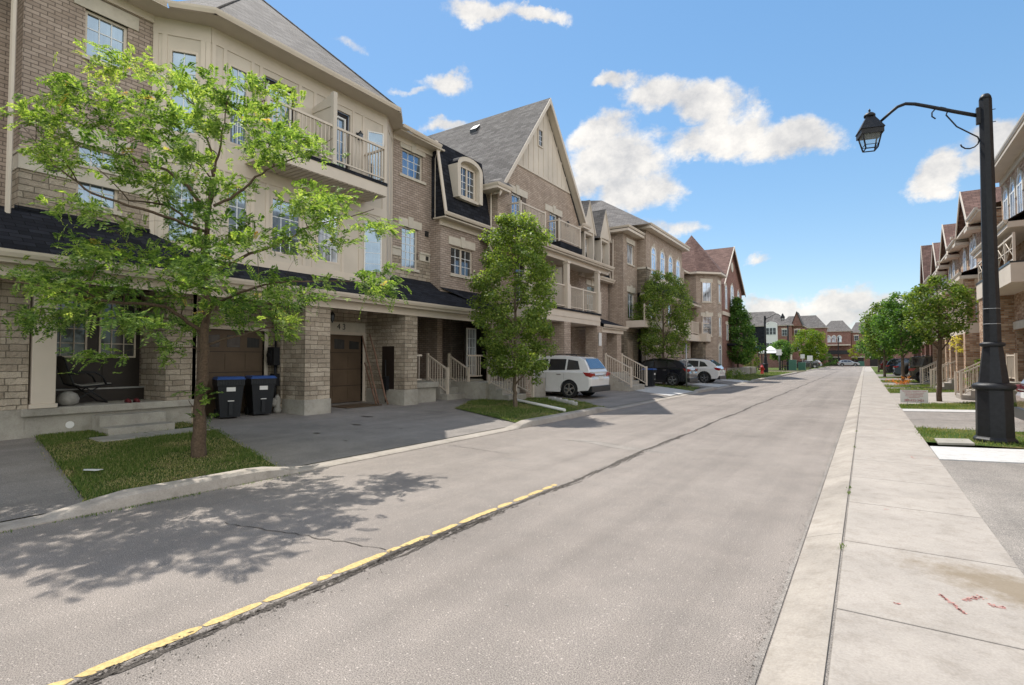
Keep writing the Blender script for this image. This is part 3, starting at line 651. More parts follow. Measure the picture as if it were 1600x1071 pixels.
# eaves
mb = MB(); mb.box(-14.2, -13.05, -9, 5.52, 9.66, 9.72); mb.box(-13.62, -13.55, 3.2, 5.46, 9.48, 9.66, 1); mb.build('soffit', [M['soffit'], M['trim']], h1)
gutter([(-13.0, -9, 9.84), (-13.0, 5.5, 9.84)], h1)
roofmesh([[(-13.05, -9, 9.78), (-13.05, 5.5, 9.78), (-17.5, 6.2, 12.9), (-17.5, -9, 12.9)]], h1)
# porch
mb = MB(); mb.box(-14.4, -13.02, 3.2, 6.25, .63, .78); mb.build('porch_floor', M['conc'], h1, bevel=.02)
mb = MB(); mb.box(-14.3, -13.1, 3.26, 6.22, .05, .63); mb.build('porch_base', M['conc'], h1)
mb = MB(); Fp = FX(-13.1); mb.tube([Fp.P(3.95, .42, .0), Fp.P(3.95, .42, .012)], .07, 16, sm=False); mb.build('vent_cover', M['white'], h1)
mb = MB(); mb.box(-13.28, -13.04, 3.34, 3.70, .86, 3.28); mb.box(-13.31, -13.01, 3.31, 3.73, .78, .86); mb.box(-13.31, -13.01, 3.31, 3.73, 3.16, 3.28); mb.build('column', M['trim'], h1, bevel=.008)
mb = MB(); mb.box(-14.4, -13.12, -9, 3.15, .0, 3.3); mb.box(-14.3, -13.08, 2.9, 3.3, .78, 3.3); mb.box(-14.3, -13.09, 2.9, 3.26, .0, .78, 1); mb.box(-14.4, -13.11, -9, 3.15, -.05, .5, 1)
mb.box(-14.35, -13.1, 5.66, 6.3, .78, 3.3); mb.build('stone_wall', [M['stone'], M['conc']], h1)
o = steps(FX(-13.1), 4.3, 5.5, .15, .58, .0, 2, h1, .42)
mb = MB(); mb.box(-14.5, -14.38, 3.2, 5.7, .78, 3.3); mb.build('back_wall', M['brick'], h1)
mb = MB(); Fd = FX(-14.38); mb.fbox(Fd, 3.75, 5.62, 1.08, 3.2, 0, .05); mb.fbox(Fd, 3.5, 5.66, .78, 1.05, 0, .22, 0); mb.fbox(Fd, 3.5, 5.66, 1.05, 1.08, 0, .25, 1)
for a, b in ((3.85, 4.6), (4.78, 5.55)): mb.fbox(Fd, a + .1, b - .1, 1.2, 1.62, .05, .07)
o = mb.build('front_door', [M['door'], M['metal']], h1)
for a, b in ((3.88, 4.58), (4.80, 5.52)):
    q = MB()
    for x in ((a, a + .035), (b - .035, b)): q.fbox(Fd, *x, 1.75, 3.0, .05, .085)
    q.fbox(Fd, a + .035, b - .035, 1.75, 1.785, .05, .085); q.fbox(Fd, a + .035, b - .035, 2.965, 3.0, .05, .085)
    for k in range(1, 3): s = a + (b - a) * k / 3; q.fbox(Fd, s - .008, s + .008, 1.785, 2.965, .06, .08)
    for k in range(1, 4): z = 1.75 + 1.25 * k / 4; q.fbox(Fd, a + .035, b - .035, z - .008, z + .008, .061, .079)
    w = q.build('door_window', M['trim'], o); q = MB(); q.fbox(Fd, a + .03, b - .03, 1.78, 2.97, .05, .056); q.build('pane', M['glassd'], w)

# shared skirt roof piece builder over the ground floor
def skirt(parent, a, b, xe=-12.2, ze=3.58, xw=XB, zw=4.62, cut=None):
    roofmesh([[(xe, a, ze), (xe, b, ze), (xw, b, zw), (xw, a, zw)]] if not cut else cut, parent, 'shblack', 'skirt_roof')
    mb = MB(); mb.box(-14.4, xe - .02, a, b, 3.38, 3.43); mb.box(xe - .30, xe - .24, a, b, 3.16, 3.38, 1); mb.box(xe - .06, xe - .02, a, b, 3.43, 3.58, 1); mb.build('soffit', [M['soffit'], M['trim']], parent)
    gutter([(xe + .10, a, ze + .01), (xe + .10, b, ze + .01)], parent)
skirt(h1, -9, 6.3)
mb = MB(); mb.box(-13.6, -13.55, 3.15, 5.46, 4.6, 4.68); mb.build('flashing', M['shblack'], h1)

# ---- bay-fronted house
h2 = thing('townhouse', 'house with big beige boarded bay, upper balcony and the garage numbered 43', 'house', (-14, 9, 0), HG)
C0, C1, C2, C3 = (XB, 5.46), (XBAY, 6.42), (XBAY, 12.02), (XB, 12.95)
Fl = Fr(C0[0], C0[1], C1[0] - C0[0], C1[1] - C0[1]); LL = math.hypot(C1[0] - C0[0], C1[1] - C0[1])
Fm = FX(XBAY); Frr = Fr(C2[0], C2[1], C3[0] - C2[0], C3[1] - C2[1]); LR = math.hypot(C3[0] - C2[0], C3[1] - C2[1])
ZT = 9.66
wa = (LL * .28, LL * .78, 6.98, 8.98); wb = (LL * .28, LL * .78, 4.4, 6.0)
wins = [(6.85, 7.35, 7.0, 9.0), (11.15, 11.78, 7.0, 8.95)]; drs = [(7.78, 8.72, 7.02, 9.12), (9.9, 10.55, 7.02, 9.12)]
low = [(6.85, 7.4, 4.5, 6.0), (8.0, 8.9, 4.5, 6.0), (9.4, 10.2, 4.5, 6.0), (11.05, 11.72, 4.35, 6.05)]
mb = MB(); wallp(mb, Fl, 0, LL, 3.9, ZT, [wa, wb], .07); wallp(mb, Fm, C1[1], C2[1], 3.9, ZT, wins + drs + low, .1); wallp(mb, Frr, 0, LR, 3.9, ZT)
mb.build('wall', M['board'], h2)
mb = MB()   # board-and-batten trim
def bands(Fq, a, b):
    for z0, z1, d in ((9.28, 9.66, .022), (6.28, 6.55, .024), (4.05, 4.3, .02)): mb.fbox(Fq, a, b, z0, z1, -.01, d)
bands(Fl, 0, LL); bands(Fm, C1[1], C2[1]); bands(Frr, 0, LR)
def batt(Fq, s, z0, z1, w=.05): mb.fbox(Fq, s - w, s + w, z0, z1, -.01, .02)
for s in (.06, LL * .2, LL * .86, LL - .06): batt(Fl, s, 6.55, 9.28); batt(Fl, s, 4.3, 6.28)
for s in (C1[1] + .06, 6.75, 7.45, 7.68, 8.82, 9.3, 9.78, 10.66, 11.05, 11.88, C2[1] - .05): batt(Fm, s, 6.55, 9.28, .045)
for s in (C1[1] + .06, 6.75, 7.5, 7.9, 9.0, 9.3, 10.3, 10.95, 11.82): batt(Fm, s, 4.3, 6.28, .045)
for s in (.06, LR * .5, LR - .06): batt(Frr, s, 6.55, 9.28); batt(Frr, s, 4.3, 6.28)
mb.build('batten_trim', M['trim'], h2)
window(Fl, *wa, h2, 2, 4, dep=.05); window(Fl, *wb, h2, 2, 3, dep=.05)
window(Fm, *wins[0], h2, 2, 4, dep=.05); window(Fm, *low[0], h2, 2, 3, dep=.05); window(Fm, *low[1], h2, 3, 3, dep=.05); window(Fm, *low[2], h2, 3, 3, dep=.05, pane='glassc')
for w in (wins[1], low[3]):   # casements standing ajar
    window(Fm, *w, h2, 2, 5, dep=.05, pane='glassc')
    A = Fm.P(w[0] + .06, 0, -.0); Fo = Fr(A[0], A[1], .55, 1); ww = w[1] - w[0] - .12; q = MB()
    for x in ((0, .04), (ww - .04, ww)): q.fbox(Fo, *x, w[2] + .07, w[3] - .06, 0, .03)
    q.fbox(Fo, .04, ww - .04, w[2] + .07, w[2] + .11, 0, .03); q.fbox(Fo, .04, ww - .04, w[3] - .1, w[3] - .06, 0, .03)
    for k in range(1, 5): z = w[2] + (w[3] - w[2]) * k / 5; q.fbox(Fo, .04, ww - .04, z - .006, z + .006, .01, .02)
    c = q.build('casement', M['white'], h2); q = MB(); q.fbox(Fo, .04, ww - .04, w[2] + .1, w[3] - .1, .012, .017); q.build('pane', M['glass'], c)
for d in drs:
    o = window(Fm, *d, h2, 2, 5, dep=.16, name='balcony_door', frame='door', fw=.09)
    q = MB(); a, b = d[0] + .1, d[1] - .1
    for x in ((a, a + .05), (b - .05, b)): q.fbox(Fm, *x, 7.15, 8.98, -.13, -.085)
    q.fbox(Fm, a + .05, b - .05, 8.93, 8.98, -.13, -.085); q.build('door_frame', M['white'], o)
sconce(Fm, 7.58, 8.75, h2); sconce(Fm, 10.82, 8.55, h2)
# balcony
mb = MB(); mb.box(-12.9, -11.95, 7.28, 11.15, 6.62, 6.93); mb.box(-12.9, -11.93, 7.26, 11.17, 6.93, 7.02, 1); mb.build('balcony_floor', [M['trim'], M['shblack']], h2)
mb = MB()
for k in range(24): y = 7.32 + .16 * k; mb.box(-12.88, -11.97, y, y + .13, 6.60, 6.615)
mb.build('balcony_soffit', M['soffit'], h2)
railing(FX(-11.99), 7.32, 11.1, 7.05, 1.05, h2, mid=(9.25,)); railing(FY(7.32), -12.86, -12.05, 7.05, 1.05, h2, posts=False); railing(FY(11.1), -12.86, -12.05, 7.05, 1.05, h2, posts=False)
mb = MB(); mb.box(-12.9, -12.1, 9.23, 9.27, 7.1, 8.65); mb.box(-12.06, -11.93, 9.19, 9.31, 7.03, 9.02); mb.box8([(-12.9, 9.21, 8.65), (-12.05, 9.21, 8.65), (-12.05, 9.29, 8.65), (-12.9, 9.29, 8.65), (-12.9, 9.21, 8.8), (-12.05, 9.21, 8.98), (-12.05, 9.29, 8.98), (-12.9, 9.29, 8.8)]); mb.build('balcony_divider', M['board'], h2)
# eaves and roof
g0, g1, g2, g3 = (-13.0, 5.5), (-12.35, 6.24), (-12.35, 12.12), (-13.0, 12.85)
mb = MB(); mb.poly([(XB - .3, 4.9, 9.655), (g0[0], 4.9, 9.655), (g0[0], g0[1], 9.655), (g1[0], g1[1], 9.655), (g2[0], g2[1], 9.655), (g3[0], g3[1], 9.655), (g3[0], 13.2, 9.655), (XB - .3, 13.2, 9.655)]); mb.build('soffit', M['soffit'], h2)
gutter([(g0[0], g0[1], 9.84), (g1[0], g1[1], 9.84), (g2[0], g2[1], 9.84), (g3[0], g3[1], 9.84)], h2)
AP = (-16.0, 9.25, 13.35)
roofmesh([[(g1[0] - .05, g1[1], 9.80), (g2[0] - .05, g2[1], 9.80), AP], [(g0[0] - .05, g0[1], 9.80), (g1[0] - .05, g1[1], 9.80), AP], [(g2[0] - .05, g2[1], 9.80), (g3[0] - .05, g3[1], 9.80), AP],
          [(g0[0] - .05, g0[1], 9.80), AP, (-19, 9.25, 13.35), (-17.5, 5.3, 12.9)], [(g3[0] - .05, g3[1], 9.80), (-17.5, 13.9, 11.9), (-19, 9.25, 13.35), AP]], h2)
mb = MB(); mb.tube([(g1[0] - .05, g1[1], 9.82), (AP[0], AP[1], AP[2] + .02)], .022, 6); mb.tube([(g2[0] - .05, g2[1], 9.82), (AP[0], AP[1], AP[2] + .02)], .022, 6); mb.build('ridge_cap', M['shgrey'], h2)
# ground floor: two garages and stone piers
mb = MB(); xs = -12.5
mb.box(-13.5, xs, 8.8, 9.6, .62, 3.4); mb.box(-14.3, -13.5, 8.75, 9.6, .3, 3.4); mb.box(-14.4, xs, 12.5, 13.08, .72, 3.4)
Fg = FX(-14.0); wallp(mb, Fg, 5.66, 8.75, 0, 3.4, [(6.35, 8.55, .1, 2.5)], .1); Fg2 = FX(-14.3); wallp(mb, Fg2, 9.6, 12.5, 0, 3.4, [(9.9, 12.3, .1, 2.52)], .1)
mb.box(-14.0, -13.1, 6.22, 6.32, .1, 3.4)
mb.build('stone_pier', M['stone'], h2)
each('pier_base', M['conc'], h2, [(-13.48, xs + .03, 8.78, 9.63, 0, .62), (-14.38, xs + .03, 12.47, 13.1, 0, .72)], .01)
def garage(F, a, b, z0, z1, parent):
    mb = MB(); mb.fbox(F, a, b, z0, z1, -.12, -.08); n = 4; h = (z1 - z0 - .04) / n
    for k in range(n - 1):
        for c in range(4):
            s0 = a + (b - a) * c / 4 + .05; s1 = a + (b - a) * (c + 1) / 4 - .05; mb.fbox(F, s0, s1, z0 + h * k + .07, z0 + h * (k + 1) - .06, -.08, -.068)
    for k in range(1, n): mb.fbox(F, a, b, z0 + h * k - .008, z0 + h * k + .008, -.08, -.074, 1)
    o = mb.build('garage_door', [M['gdoor'], M['door']], parent)
    for c in range(4):
        mb = MB(); s0 = a + (b - a) * c / 4 + .1; s1 = a + (b - a) * (c + 1) / 4 - .1; zb = z0 + h * 3 + .12; m_ = (a + b) / 2
        t0 = zb + .24 + .1 * (1 - abs(s0 - m_) / ((b - a) / 2)); t1 = zb + .24 + .1 * (1 - abs(s1 - m_) / ((b - a) / 2)); mb.fprism(F, [(s0, zb), (s1, zb), (s1, t1), (s0, t0)], -.08, -.072); mb.build('garage_window', M['glassd'], o)
    mb = MB(); mb.fbox(F, a - .1, a, z0, z1 + .1, -.1, .03); mb.fbox(F, b, b + .1, z0, z1 + .1, -.1, .03); mb.fbox(F, a, b, z1, z1 + .1, -.1, .03); mb.build('garage_frame', M['trim'], parent)
garage(Fg, 6.35, 8.55, .28, 2.5, h2); garage(Fg2, 9.9, 12.3, .3, 2.52, h2)
mb = MB()
for k in range(3): mb.fbox(Fg2, 9.75 + .88 * k, 9.75 + .88 * (k + 1) - .01, 2.62, 2.93, .0, .035)
mb.build('lintel', M['cast'], h2)
sconce(Fg2, 10.95, 3.08, h2)
cu = bpy.data.curves.new('house_number', 'FONT'); cu.body = '4 3'; cu.size = .27; cu.extrude = .006; cu.align_x = 'CENTER'
tmp = bpy.data.objects.new('tmp', cu); COL.objects.link(tmp); bpy.context.view_layer.update()
me = bpy.data.meshes.new_from_object(tmp); bpy.data.objects.remove(tmp)
me.transform(Matrix.Translation(Vector((-14.3 + .042, 11.38, 2.69)) - WL[h2]) @ Matrix.Rotation(R(90), 4, 'Z') @ Matrix.Rotation(R(90), 4, 'X'))
me.materials.clear(); me.materials.append(M['black']); o = bpy.data.objects.new('house_number', me); COL.objects.link(o); o.parent = h2
# electricity meters
Fmw = FY(8.75)
mb = MB(); Fw = FX(-14.0)
mb = MB(); F2 = FX(-13.5); mb.fbox(F2, 8.74, 8.9, 1.2, 1.25, 0, .01)
mb = MB(); Fq = Fr(-13.6, 8.74, 1, .0)
mb.box(-13.85, -13.55, 8.56, 8.74, 1.55, 2.05); mb.box(-13.84, -13.66, 8.54, 8.58, 1.62, 1.95); mb.box(-13.74, -13.54, 8.58, 8.74, .98, 1.32); mb.tube([(-13.66, 8.68, 1.55), (-13.66, 8.68, .3)], .04, 8); mb.tube([(-13.66, 8.68, 3.3), (-13.66, 8.68, 2.05)], .025, 8); mb.tube([(-13.77, 8.52, 1.83), (-13.77, 8.56, 1.83)], .07, 14)
mb.build('electricity_meter', M['lampblk'], h2)
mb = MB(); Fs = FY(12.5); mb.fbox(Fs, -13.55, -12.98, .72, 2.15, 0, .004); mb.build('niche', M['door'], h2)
mb = MB(); mb.box(-13.35, -13.2, 12.36, 12.49, .7, 1.15); mb.tube([(-13.3, 12.42, .3), (-13.3, 12.42, 1.7)], .02, 6); mb.build('gas_meter', M['lampblk'], h2)
skirt(h2, 6.3, 13.1, cut=[[(-12.2, 6.3, 3.58), (-12.2, 13.1, 3.58), (XB, 13.1, 4.62), (XB, 6.3, 4.62)]])

# ---- brick house with the curved black mansard dormer
h3 = thing('townhouse', 'narrow brick house with black mansard roof and arched dormer, right of the bay-fronted house', 'house', (-14, 15, 0), HG)
F = FX(XB); mb = MB(); u = (13.42, 14.46, 8.3, 9.25); l = (13.42, 14.22, 4.98, 6.46)
wallp(mb, F, 12.95, 15.0, 5.6, 9.6, [u, l]); wallp(mb, F, 12.95, 15.0, 3.9, 5.35, [l], m=1)
wallp(mb, F, 12.95, 13.42, 5.35, 5.6); wallp(mb, F, 14.22, 15.0, 5.35, 5.6)
XM = -13.1; F3 = FX(XM); lw = (15.5, 16.85, 4.98, 6.06); wallp(mb, F3, 14.9, 18.1, 4.2, 6.95, [lw]); wallp(mb, FY(14.9), XB, XM, 4.2, 6.95)
mb.build('wall', [M['brick'], M['stone']], h3)
for a, b in ((12.95, 13.36), (14.3, 14.85)): mb = MB(); mb.fbox(F, a, b, 5.35, 5.6, -.05, .03); mb.fbox(F, a, b, 5.6, 5.66, -.05, .06); mb.build('stone_band', M['cast'], h3)
window(F, *u, h3, 3, 3); lintel(F, 13.42, 14.46, 9.25, h3, .28, True, .12); sill(F, 13.42, 14.46, 8.3, h3, over=.15)
window(F, *l, h3, 3, 5); lintel(F, 13.42, 14.22, 6.46, h3, .28, True, .18); sill(F, 13.42, 14.22, 4.98, h3)
mb = MB(); mb.fbox(F, 14.6, 14.76, 6.3, 6.5, 0, .04); mb.build('vent', M['black'], h3); mb = MB(); mb.fbox(F, 14.62, 14.75, 5.4, 5.55, .03, .05); mb.build('vent', M['black'], h3)
window(F3, *lw, h3, 4, 3, mul=1, pane='glassd'); lintel(F3, 15.5, 16.85, 6.1, h3, .3, True, .14); sill(F3, 15.5, 16.85, 4.98, h3)
mb = MB(); mb.box(-14.2, -13.15, 12.9, 15.2, 9.6, 9.66); mb.box(-13.62, -13.55, 12.95, 15, 9.42, 9.6, 1); mb.build('soffit', [M['soffit'], M['trim']], h3); mb = MB()
mb.box(-13.3, -12.72, 14.72, 17.95, 6.93, 6.98); mb.box(-13.12, -13.03, 14.86, 17.9, 6.72, 6.93, 1); mb.build('soffit', [M['soffit'], M['trim']], h3)
gutter([(-13.0, 12.9, 9.78), (-13.1, 15.0, 9.78)], h3)
gutter([(-12.62, 14.72, 7.14), (-12.62, 17.75, 7.14)], h3)
mb = MB(); xe, xt, zb, zt = -12.82, -13.32, 7.06, 9.95
P = [(xe, 14.95, zb), (xe, 17.75, zb), (xt, 17.75, zt), (xt, 14.95, zt)]; mb.poly(P); mb.poly([(xe, 14.95, zb), (xt, 14.95, zt), (-14, 14.95, zt), (-14, 14.95, zb)]); mb.build('mansard_roof', M['shblack'], h3)
mb = MB(); mb.box8([(xe - .02, 14.84, zb), (xe + .03, 14.84, zb), (xe + .03, 14.97, zb), (xe - .02, 14.97, zb), (xt - .02, 14.84, zt), (xt + .03, 14.84, zt), (xt + .03, 14.97, zt), (xt - .02, 14.97, zt)]); mb.build('rake_board', M['trim'], h3)
# arched dormer
FD = FX(-12.72); a, b, zz0, zs = 15.42, 17.02, 8.0, 9.15; mdl = (a + b) / 2
arc = lambda r, k, n, h: (mdl + r * math.cos(math.pi * k / n), zs + h * math.sin(math.pi * k / n))
out_ = [arc((b - a) / 2, k, 14, .42) for k in range(15)]; inn = [arc((b - a) / 2 - .2, k, 14, .25) for k in range(15)]
mb = MB()
for k in range(14): mb.fprism(FD, [out_[k], out_[k + 1], inn[k + 1], inn[k]], -.6, .0)
mb.fprism(FD, [(a, zs), (a + .2, zs), (a + .24, zz0 - .1), (a + .06, zz0 - .1)], -.6, .0); mb.fprism(FD, [(b - .2, zs), (b, zs), (b, zz0 - .1), (b - .2, zz0 - .1)], -.6, .0)
mb.fbox(FD, a + .2, b - .2, zz0 - .12, zz0 - .02, -.5, -.06); mb.fprism(FD, inn + [(a + .2, zz0), (b - .2, zz0)], -.6, -.24)
mb.build('dormer_surround', M['board'], h3); window(FD, a + .3, b - .3, zz0 + .02, 9.22, h3, 4, 4, dep=.235, mul=1, pane='glassd')
roofmesh([[FD.P(p[0], p[1] + .01, .02) for p in (out_[k], out_[k + 1])] + [FD.P(p[0], p[1] + .01, -.9) for p in (out_[k + 1], out_[k])] for k in range(14)], h3, 'shblack', 'dormer_roof')
roofmesh([[(-13.05, 12.6, 9.72), (-13.2, 15.0, 9.72), (-17.8, 15.0, 12.7), (-17.8, 12.6, 12.7)], [(xt, 14.9, zt), (xt, 17.9, zt), (-17.8, 17.9, 12.7), (-17.8, 14.9, 12.7)]], h3)
downspout([(-13.2, 15.0, 9.62), (-13.36, 14.98, 9.45), (-13.42, 14.98, 9.3), (-13.42, 14.98, 4.55), (-13.3, 14.98, 4.4)], h3)
downspout([(-12.7, 17.78, 9.0), (-12.86, 17.78, 8.75), (-12.86, 17.78, 7.1)], h3)
skirt(h3, 13.1, 17.6); 
mb = MB(); mb.poly([(-12.6, 16.6, 3.88), (-13.1, 18.1, 4.4), (-13.1, 14.8, 4.4)]); mb.build('flashing', M['shblack'], h3)
# porch with two flights' railings
each('porch_base', M['conc'], h3, [(-15, -13.85, 13.08, 18.2, .0, .95), (-13.85, -12.62, 13.1, 14.3, .74, .92), (-13.86, -12.7, 13.1, 14.25, .0, .74), (-13.86, -13.0, 16.4, 17.45, .72, .92), (-13.86, -13.05, 16.45, 17.5, 0, .72)], .012)
steps(FX(-13.85), 14.95, 16.35, .2, .9, 0, 3, h3, .36)
mb = MB(); mb.box(-15.3, -15.2, 13.1, 18.2, 0, 3.4); mb.box(-15.2, -14.2, 16.0, 16.3, .9, 3.4); mb.build('back_wall', M['brick'], h3)
railing(Fr(-13.8, 15.02, 1, 0), 0, .98, .95, .95, h3, z0b=.42); railing(Fr(-13.8, 16.25, 1, 0), 0, .98, .95, .95, h3, z0b=.42)
railing(FX(-13.03), 16.45, 17.4, .95, .95, h3, posts=False); railing(FX(-12.7), 13.14, 13.5, .93, .95, h3, posts=False)
mb = MB(); mb.box(-13.6, -13.55, 16.9, 18.0, .95, 3.1); o = mb.build('front_door', M['door'], h3)
window(FX(-13.48), 16.98, 17.6, 1.05, 3.0, h3, 3, 5, dep=.05, frame='white', pane='glassc')
mb = MB(); Fv = FY(12.0); mb.tube([(-12.69, 13.5, .5), (-12.675, 13.5, .5)], .05, 12, sm=False); 

# ---- gabled house with three balconies
h4 = thing('townhouse', 'tall gabled tan brick house with two small upper balconies and a long covered balcony', 'house', (-13, 21, 0), HG)
XG = -12.6; F = FX(XG); ya, yb, yp, ze, zp = 17.9, 25.35, 21.75, 8.95, 14.0
d1 = (18.95, 19.75, 7.25, 8.95); d2 = (22.25, 23.05, 7.25, 8.85); mb = MB()
wallp(mb, F, ya, yb, 0, ze, [d1, d2, (19.2, 20.2, 4.2, 6.2), (22.0, 23.2, 4.2, 6.2)], .12)
zb_ = 10.35; ta = ya + (yp - ya) * (zb_ - ze) / (zp - ze); tb = yb - (yb - yp) * (zb_ - ze) / (zp - ze)
mb.poly([F.P(ya, ze), F.P(yb, ze), F.P(tb, zb_), F.P(ta, zb_)]); G = FY(17.9); wallp(mb, G, -15, XG, 3.5, ze); wallp(mb, Fr(XG, 25.35, -1, 0), 0, 2, 3.5, ze)
mb.build('wall', M['brickl'], h4)
mb = MB(); mb.poly([F.P(ta, zb_, .01), F.P(tb, zb_, .01), F.P(yp, zp - .1, .01)])
for k in range(1, 12):
    s = ta + (tb - ta) * k / 12; zt_ = zb_ + (zp - zb_) * (1 - abs(s - yp) / ((tb - ta) / 2)) - .05; mb.fbox(F, s - .02, s + .02, zb_, zt_, 0, .03)
mb.fbox(F, ta, tb, zb_ - .08, zb_, 0, .04); mb.build('gable_board', M['board'], h4)
window(F, 21.1, 21.55, 11.7, 12.55, h4, 2, 3, dep=-.01, pane='glassd')
for d in (d1, d2):
    window(F, *d, h4, 2, 5, dep=.12, name='balcony_door', frame='white', fw=.08); lintel(F, d[0], d[1], d[3], h4, .3, True, .45)
    q = MB(); q.fbox(F, d[1] - .02, d[1] + .35, d[2], d[3], -.1, .02); q.build('side_panel', M['gdoor'], h4)
for a, b, z in ((17.85, 19.6, 7.3), (21.3, 23.3, 7.2)):
    pass
for a, b in ((18.7, 20.75), (22.1, 24.3)):
    railing(FX(-12.0), a, b, 7.35, 1.02, h4); railing(FY(a), -12.6, -12.03, 7.35, 1.02, h4, posts=False); railing(FY(b), -12.6, -12.03, 7.35, 1.02, h4, posts=False)
    mb = MB(); mb.box(-12.6, -11.9, a - .06, b + .06, 7.05, 7.32); mb.build('balcony_floor', M['shblack'], h4)
sconce(F, 18.45, 8.85, h4); sconce(F, 23.9, 8.6, h4)
# big roof
xo = -12.25; lo = .35
def rz(y): return zp - (zp - ze) / (yp - ya) * abs(y - yp)
yl_, yr_ = ya - lo, yb + lo
roofmesh([[(xo, yl_, rz(yl_) + .16), (xo, yp, zp + .16), (-21, yp, zp + .16), (-14.5, yl_, rz(yl_) + .16), (-17.8, yl_, rz(yl_) + .1)],
          [(xo, yr_, rz(yr_) + .16), (xo, yp, zp + .16), (-21, yp, zp + .16), (-21, yr_, rz(yr_) + .16)]], h4)
mb = MB()
for y_, sg in ((yl_, 1), (yr_, -1)):
    mb.box8([(xo - .03, y_, rz(y_) - .12), (xo + .02, y_, rz(y_) - .12), (xo + .02, yp, zp - .12), (xo - .03, yp, zp - .12), (xo - .03, y_, rz(y_) + .15), (xo + .02, y_, rz(y_) + .15), (xo + .02, yp, zp + .15), (xo - .03, yp, zp + .15)])
    mb.poly([(xo, y_, rz(y_) - .02), (xo, yp, zp - .02), (XG, yp, zp - .02), (XG, y_, rz(y_) - .02)])
mb.build('rake_board', M['trim'], h4)
each('eave_return', M['trim'], h4, [(-13.4, -12.15, 17.25, 18.2, 8.62, 8.72), (-12.8, -12.15, 25.05, 25.85, 8.62, 8.72)])
gutter([(-13.3, 17.2, 8.84), (-12.1, 17.2, 8.84)], h4); gutter([(-12.08, 17.25, 8.84), (-12.08, 18.3, 8.84)], h4); gutter([(-12.08, 25.0, 8.84), (-12.08, 25.9, 8.84)], h4)
roofmesh([[(-12.1, 17.2, 8.86), (-12.1, 18.3, 8.86), (-12.6, 18.3, 9.4), (-12.6, 17.2, 8.95)]], h4, 'shgrey', 'eave_roof')
mb = MB(); mb.box8([(-16.5, 21.0, 13.1), (-16.1, 21.0, 13.1), (-16.1, 21.3, 13.45), (-16.5, 21.3, 13.45), (-16.5, 20.98, 13.36), (-16.1, 20.98, 13.36), (-16.1, 21.3, 13.66), (-16.5, 21.3, 13.66)]); mb.build('roof_vent', M['black'], h4)
# covered balcony
mb = MB(); mb.box(-12.6, -11.0, 17.3, 26.2, 6.36, 6.42); mb.box(-11.3, -11.2, 17.6, 26.0, 6.15, 6.36, 1); mb.box(-12.55, -11.2, 26.0, 26.06, 6.15, 6.36, 1); mb.box(-12.6, -11.05, 17.3, 17.35, 6.42, 6.55, 1); mb.build('soffit', [M['soffit'], M['trim']], h4)
gutter([(-10.9, 17.3, 6.56), (-10.9, 26.2, 6.56)], h4); gutter([(-12.6, 17.28, 6.56), (-10.95, 17.28, 6.56)], h4)
roofmesh([[(-11.0, 17.3, 6.56), (-11.0, 26.3, 6.56), (-12.6, 25.6, 7.2), (-12.6, 17.9, 7.2)], [(-11.0, 17.3, 6.56), (-12.6, 17.9, 7.2), (-13.2, 17.3, 6.56)]], h4, 'shgrey', 'canopy_roof')
mb = MB(); mb.box(-12.6, -11.1, 17.8, 24.75, 3.4, 3.92); mb.box(-11.13, -11.08, 17.78, 24.78, 3.62, 3.70); mb.box(-12.6, -11.05, 17.8, 24.8, 3.92, 4.0, 1); mb.build('balcony_floor', [M['trim'], M['shblack']], h4)
for y in (18.0, 21.3, 24.6): mb = MB(); mb.box(-11.3, -11.08, y - .11, y + .11, 5.1, 6.15); mb.box(-11.35, -11.05, y - .16, y + .16, 4.0, 5.1); mb.box(-11.33, -11.04, y - .14, y + .14, 6.05, 6.15); mb.build('column', M['trim'], h4, bevel=.006)
railing(FX(-11.2), 18.1, 21.2, 4.02, 1.05, h4); railing(FX(-11.2), 21.4, 24.5, 4.02, 1.05, h4, mid=(22.95,)); railing(FY(24.6), -12.5, -11.3, 4.02, 1.05, h4, posts=False)
mb = MB(); mb.box(-12.6, -11.4, 21.2, 21.32, 4.0, 5.9); mb.build('balcony_divider', M['board'], h4)
window(F, 19.2, 20.2, 4.2, 6.2, h4, 2, 4, pane='glassd', name='balcony_door'); window(F, 22.0, 23.2, 4.2, 6.2, h4, 2, 4, pane='glassd', name='balcony_door'); lintel(F, 22.0, 23.2, 6.0, h4, .3)
each('brick_pier', M['brickl'], h4, [(-11.75, -11.1, y - .3, y + .3, .1, 3.4) for y in (18.0, 21.2, 24.7)] + [(-12.8, -12.6, 17.4, 17.95, .8, 3.45)])
mb = MB(); mb.box(-15.2, -15.1, 18, 26, 0, 3.5); mb.build('back_wall', M['brick'], h4); garage(FX(-15.05), 18.9, 21.0, .3, 2.5, h4); window(FX(-15.02), 22.2, 23.9, .9, 2.8, h4, 2, 1, dep=0, pane='glassd')
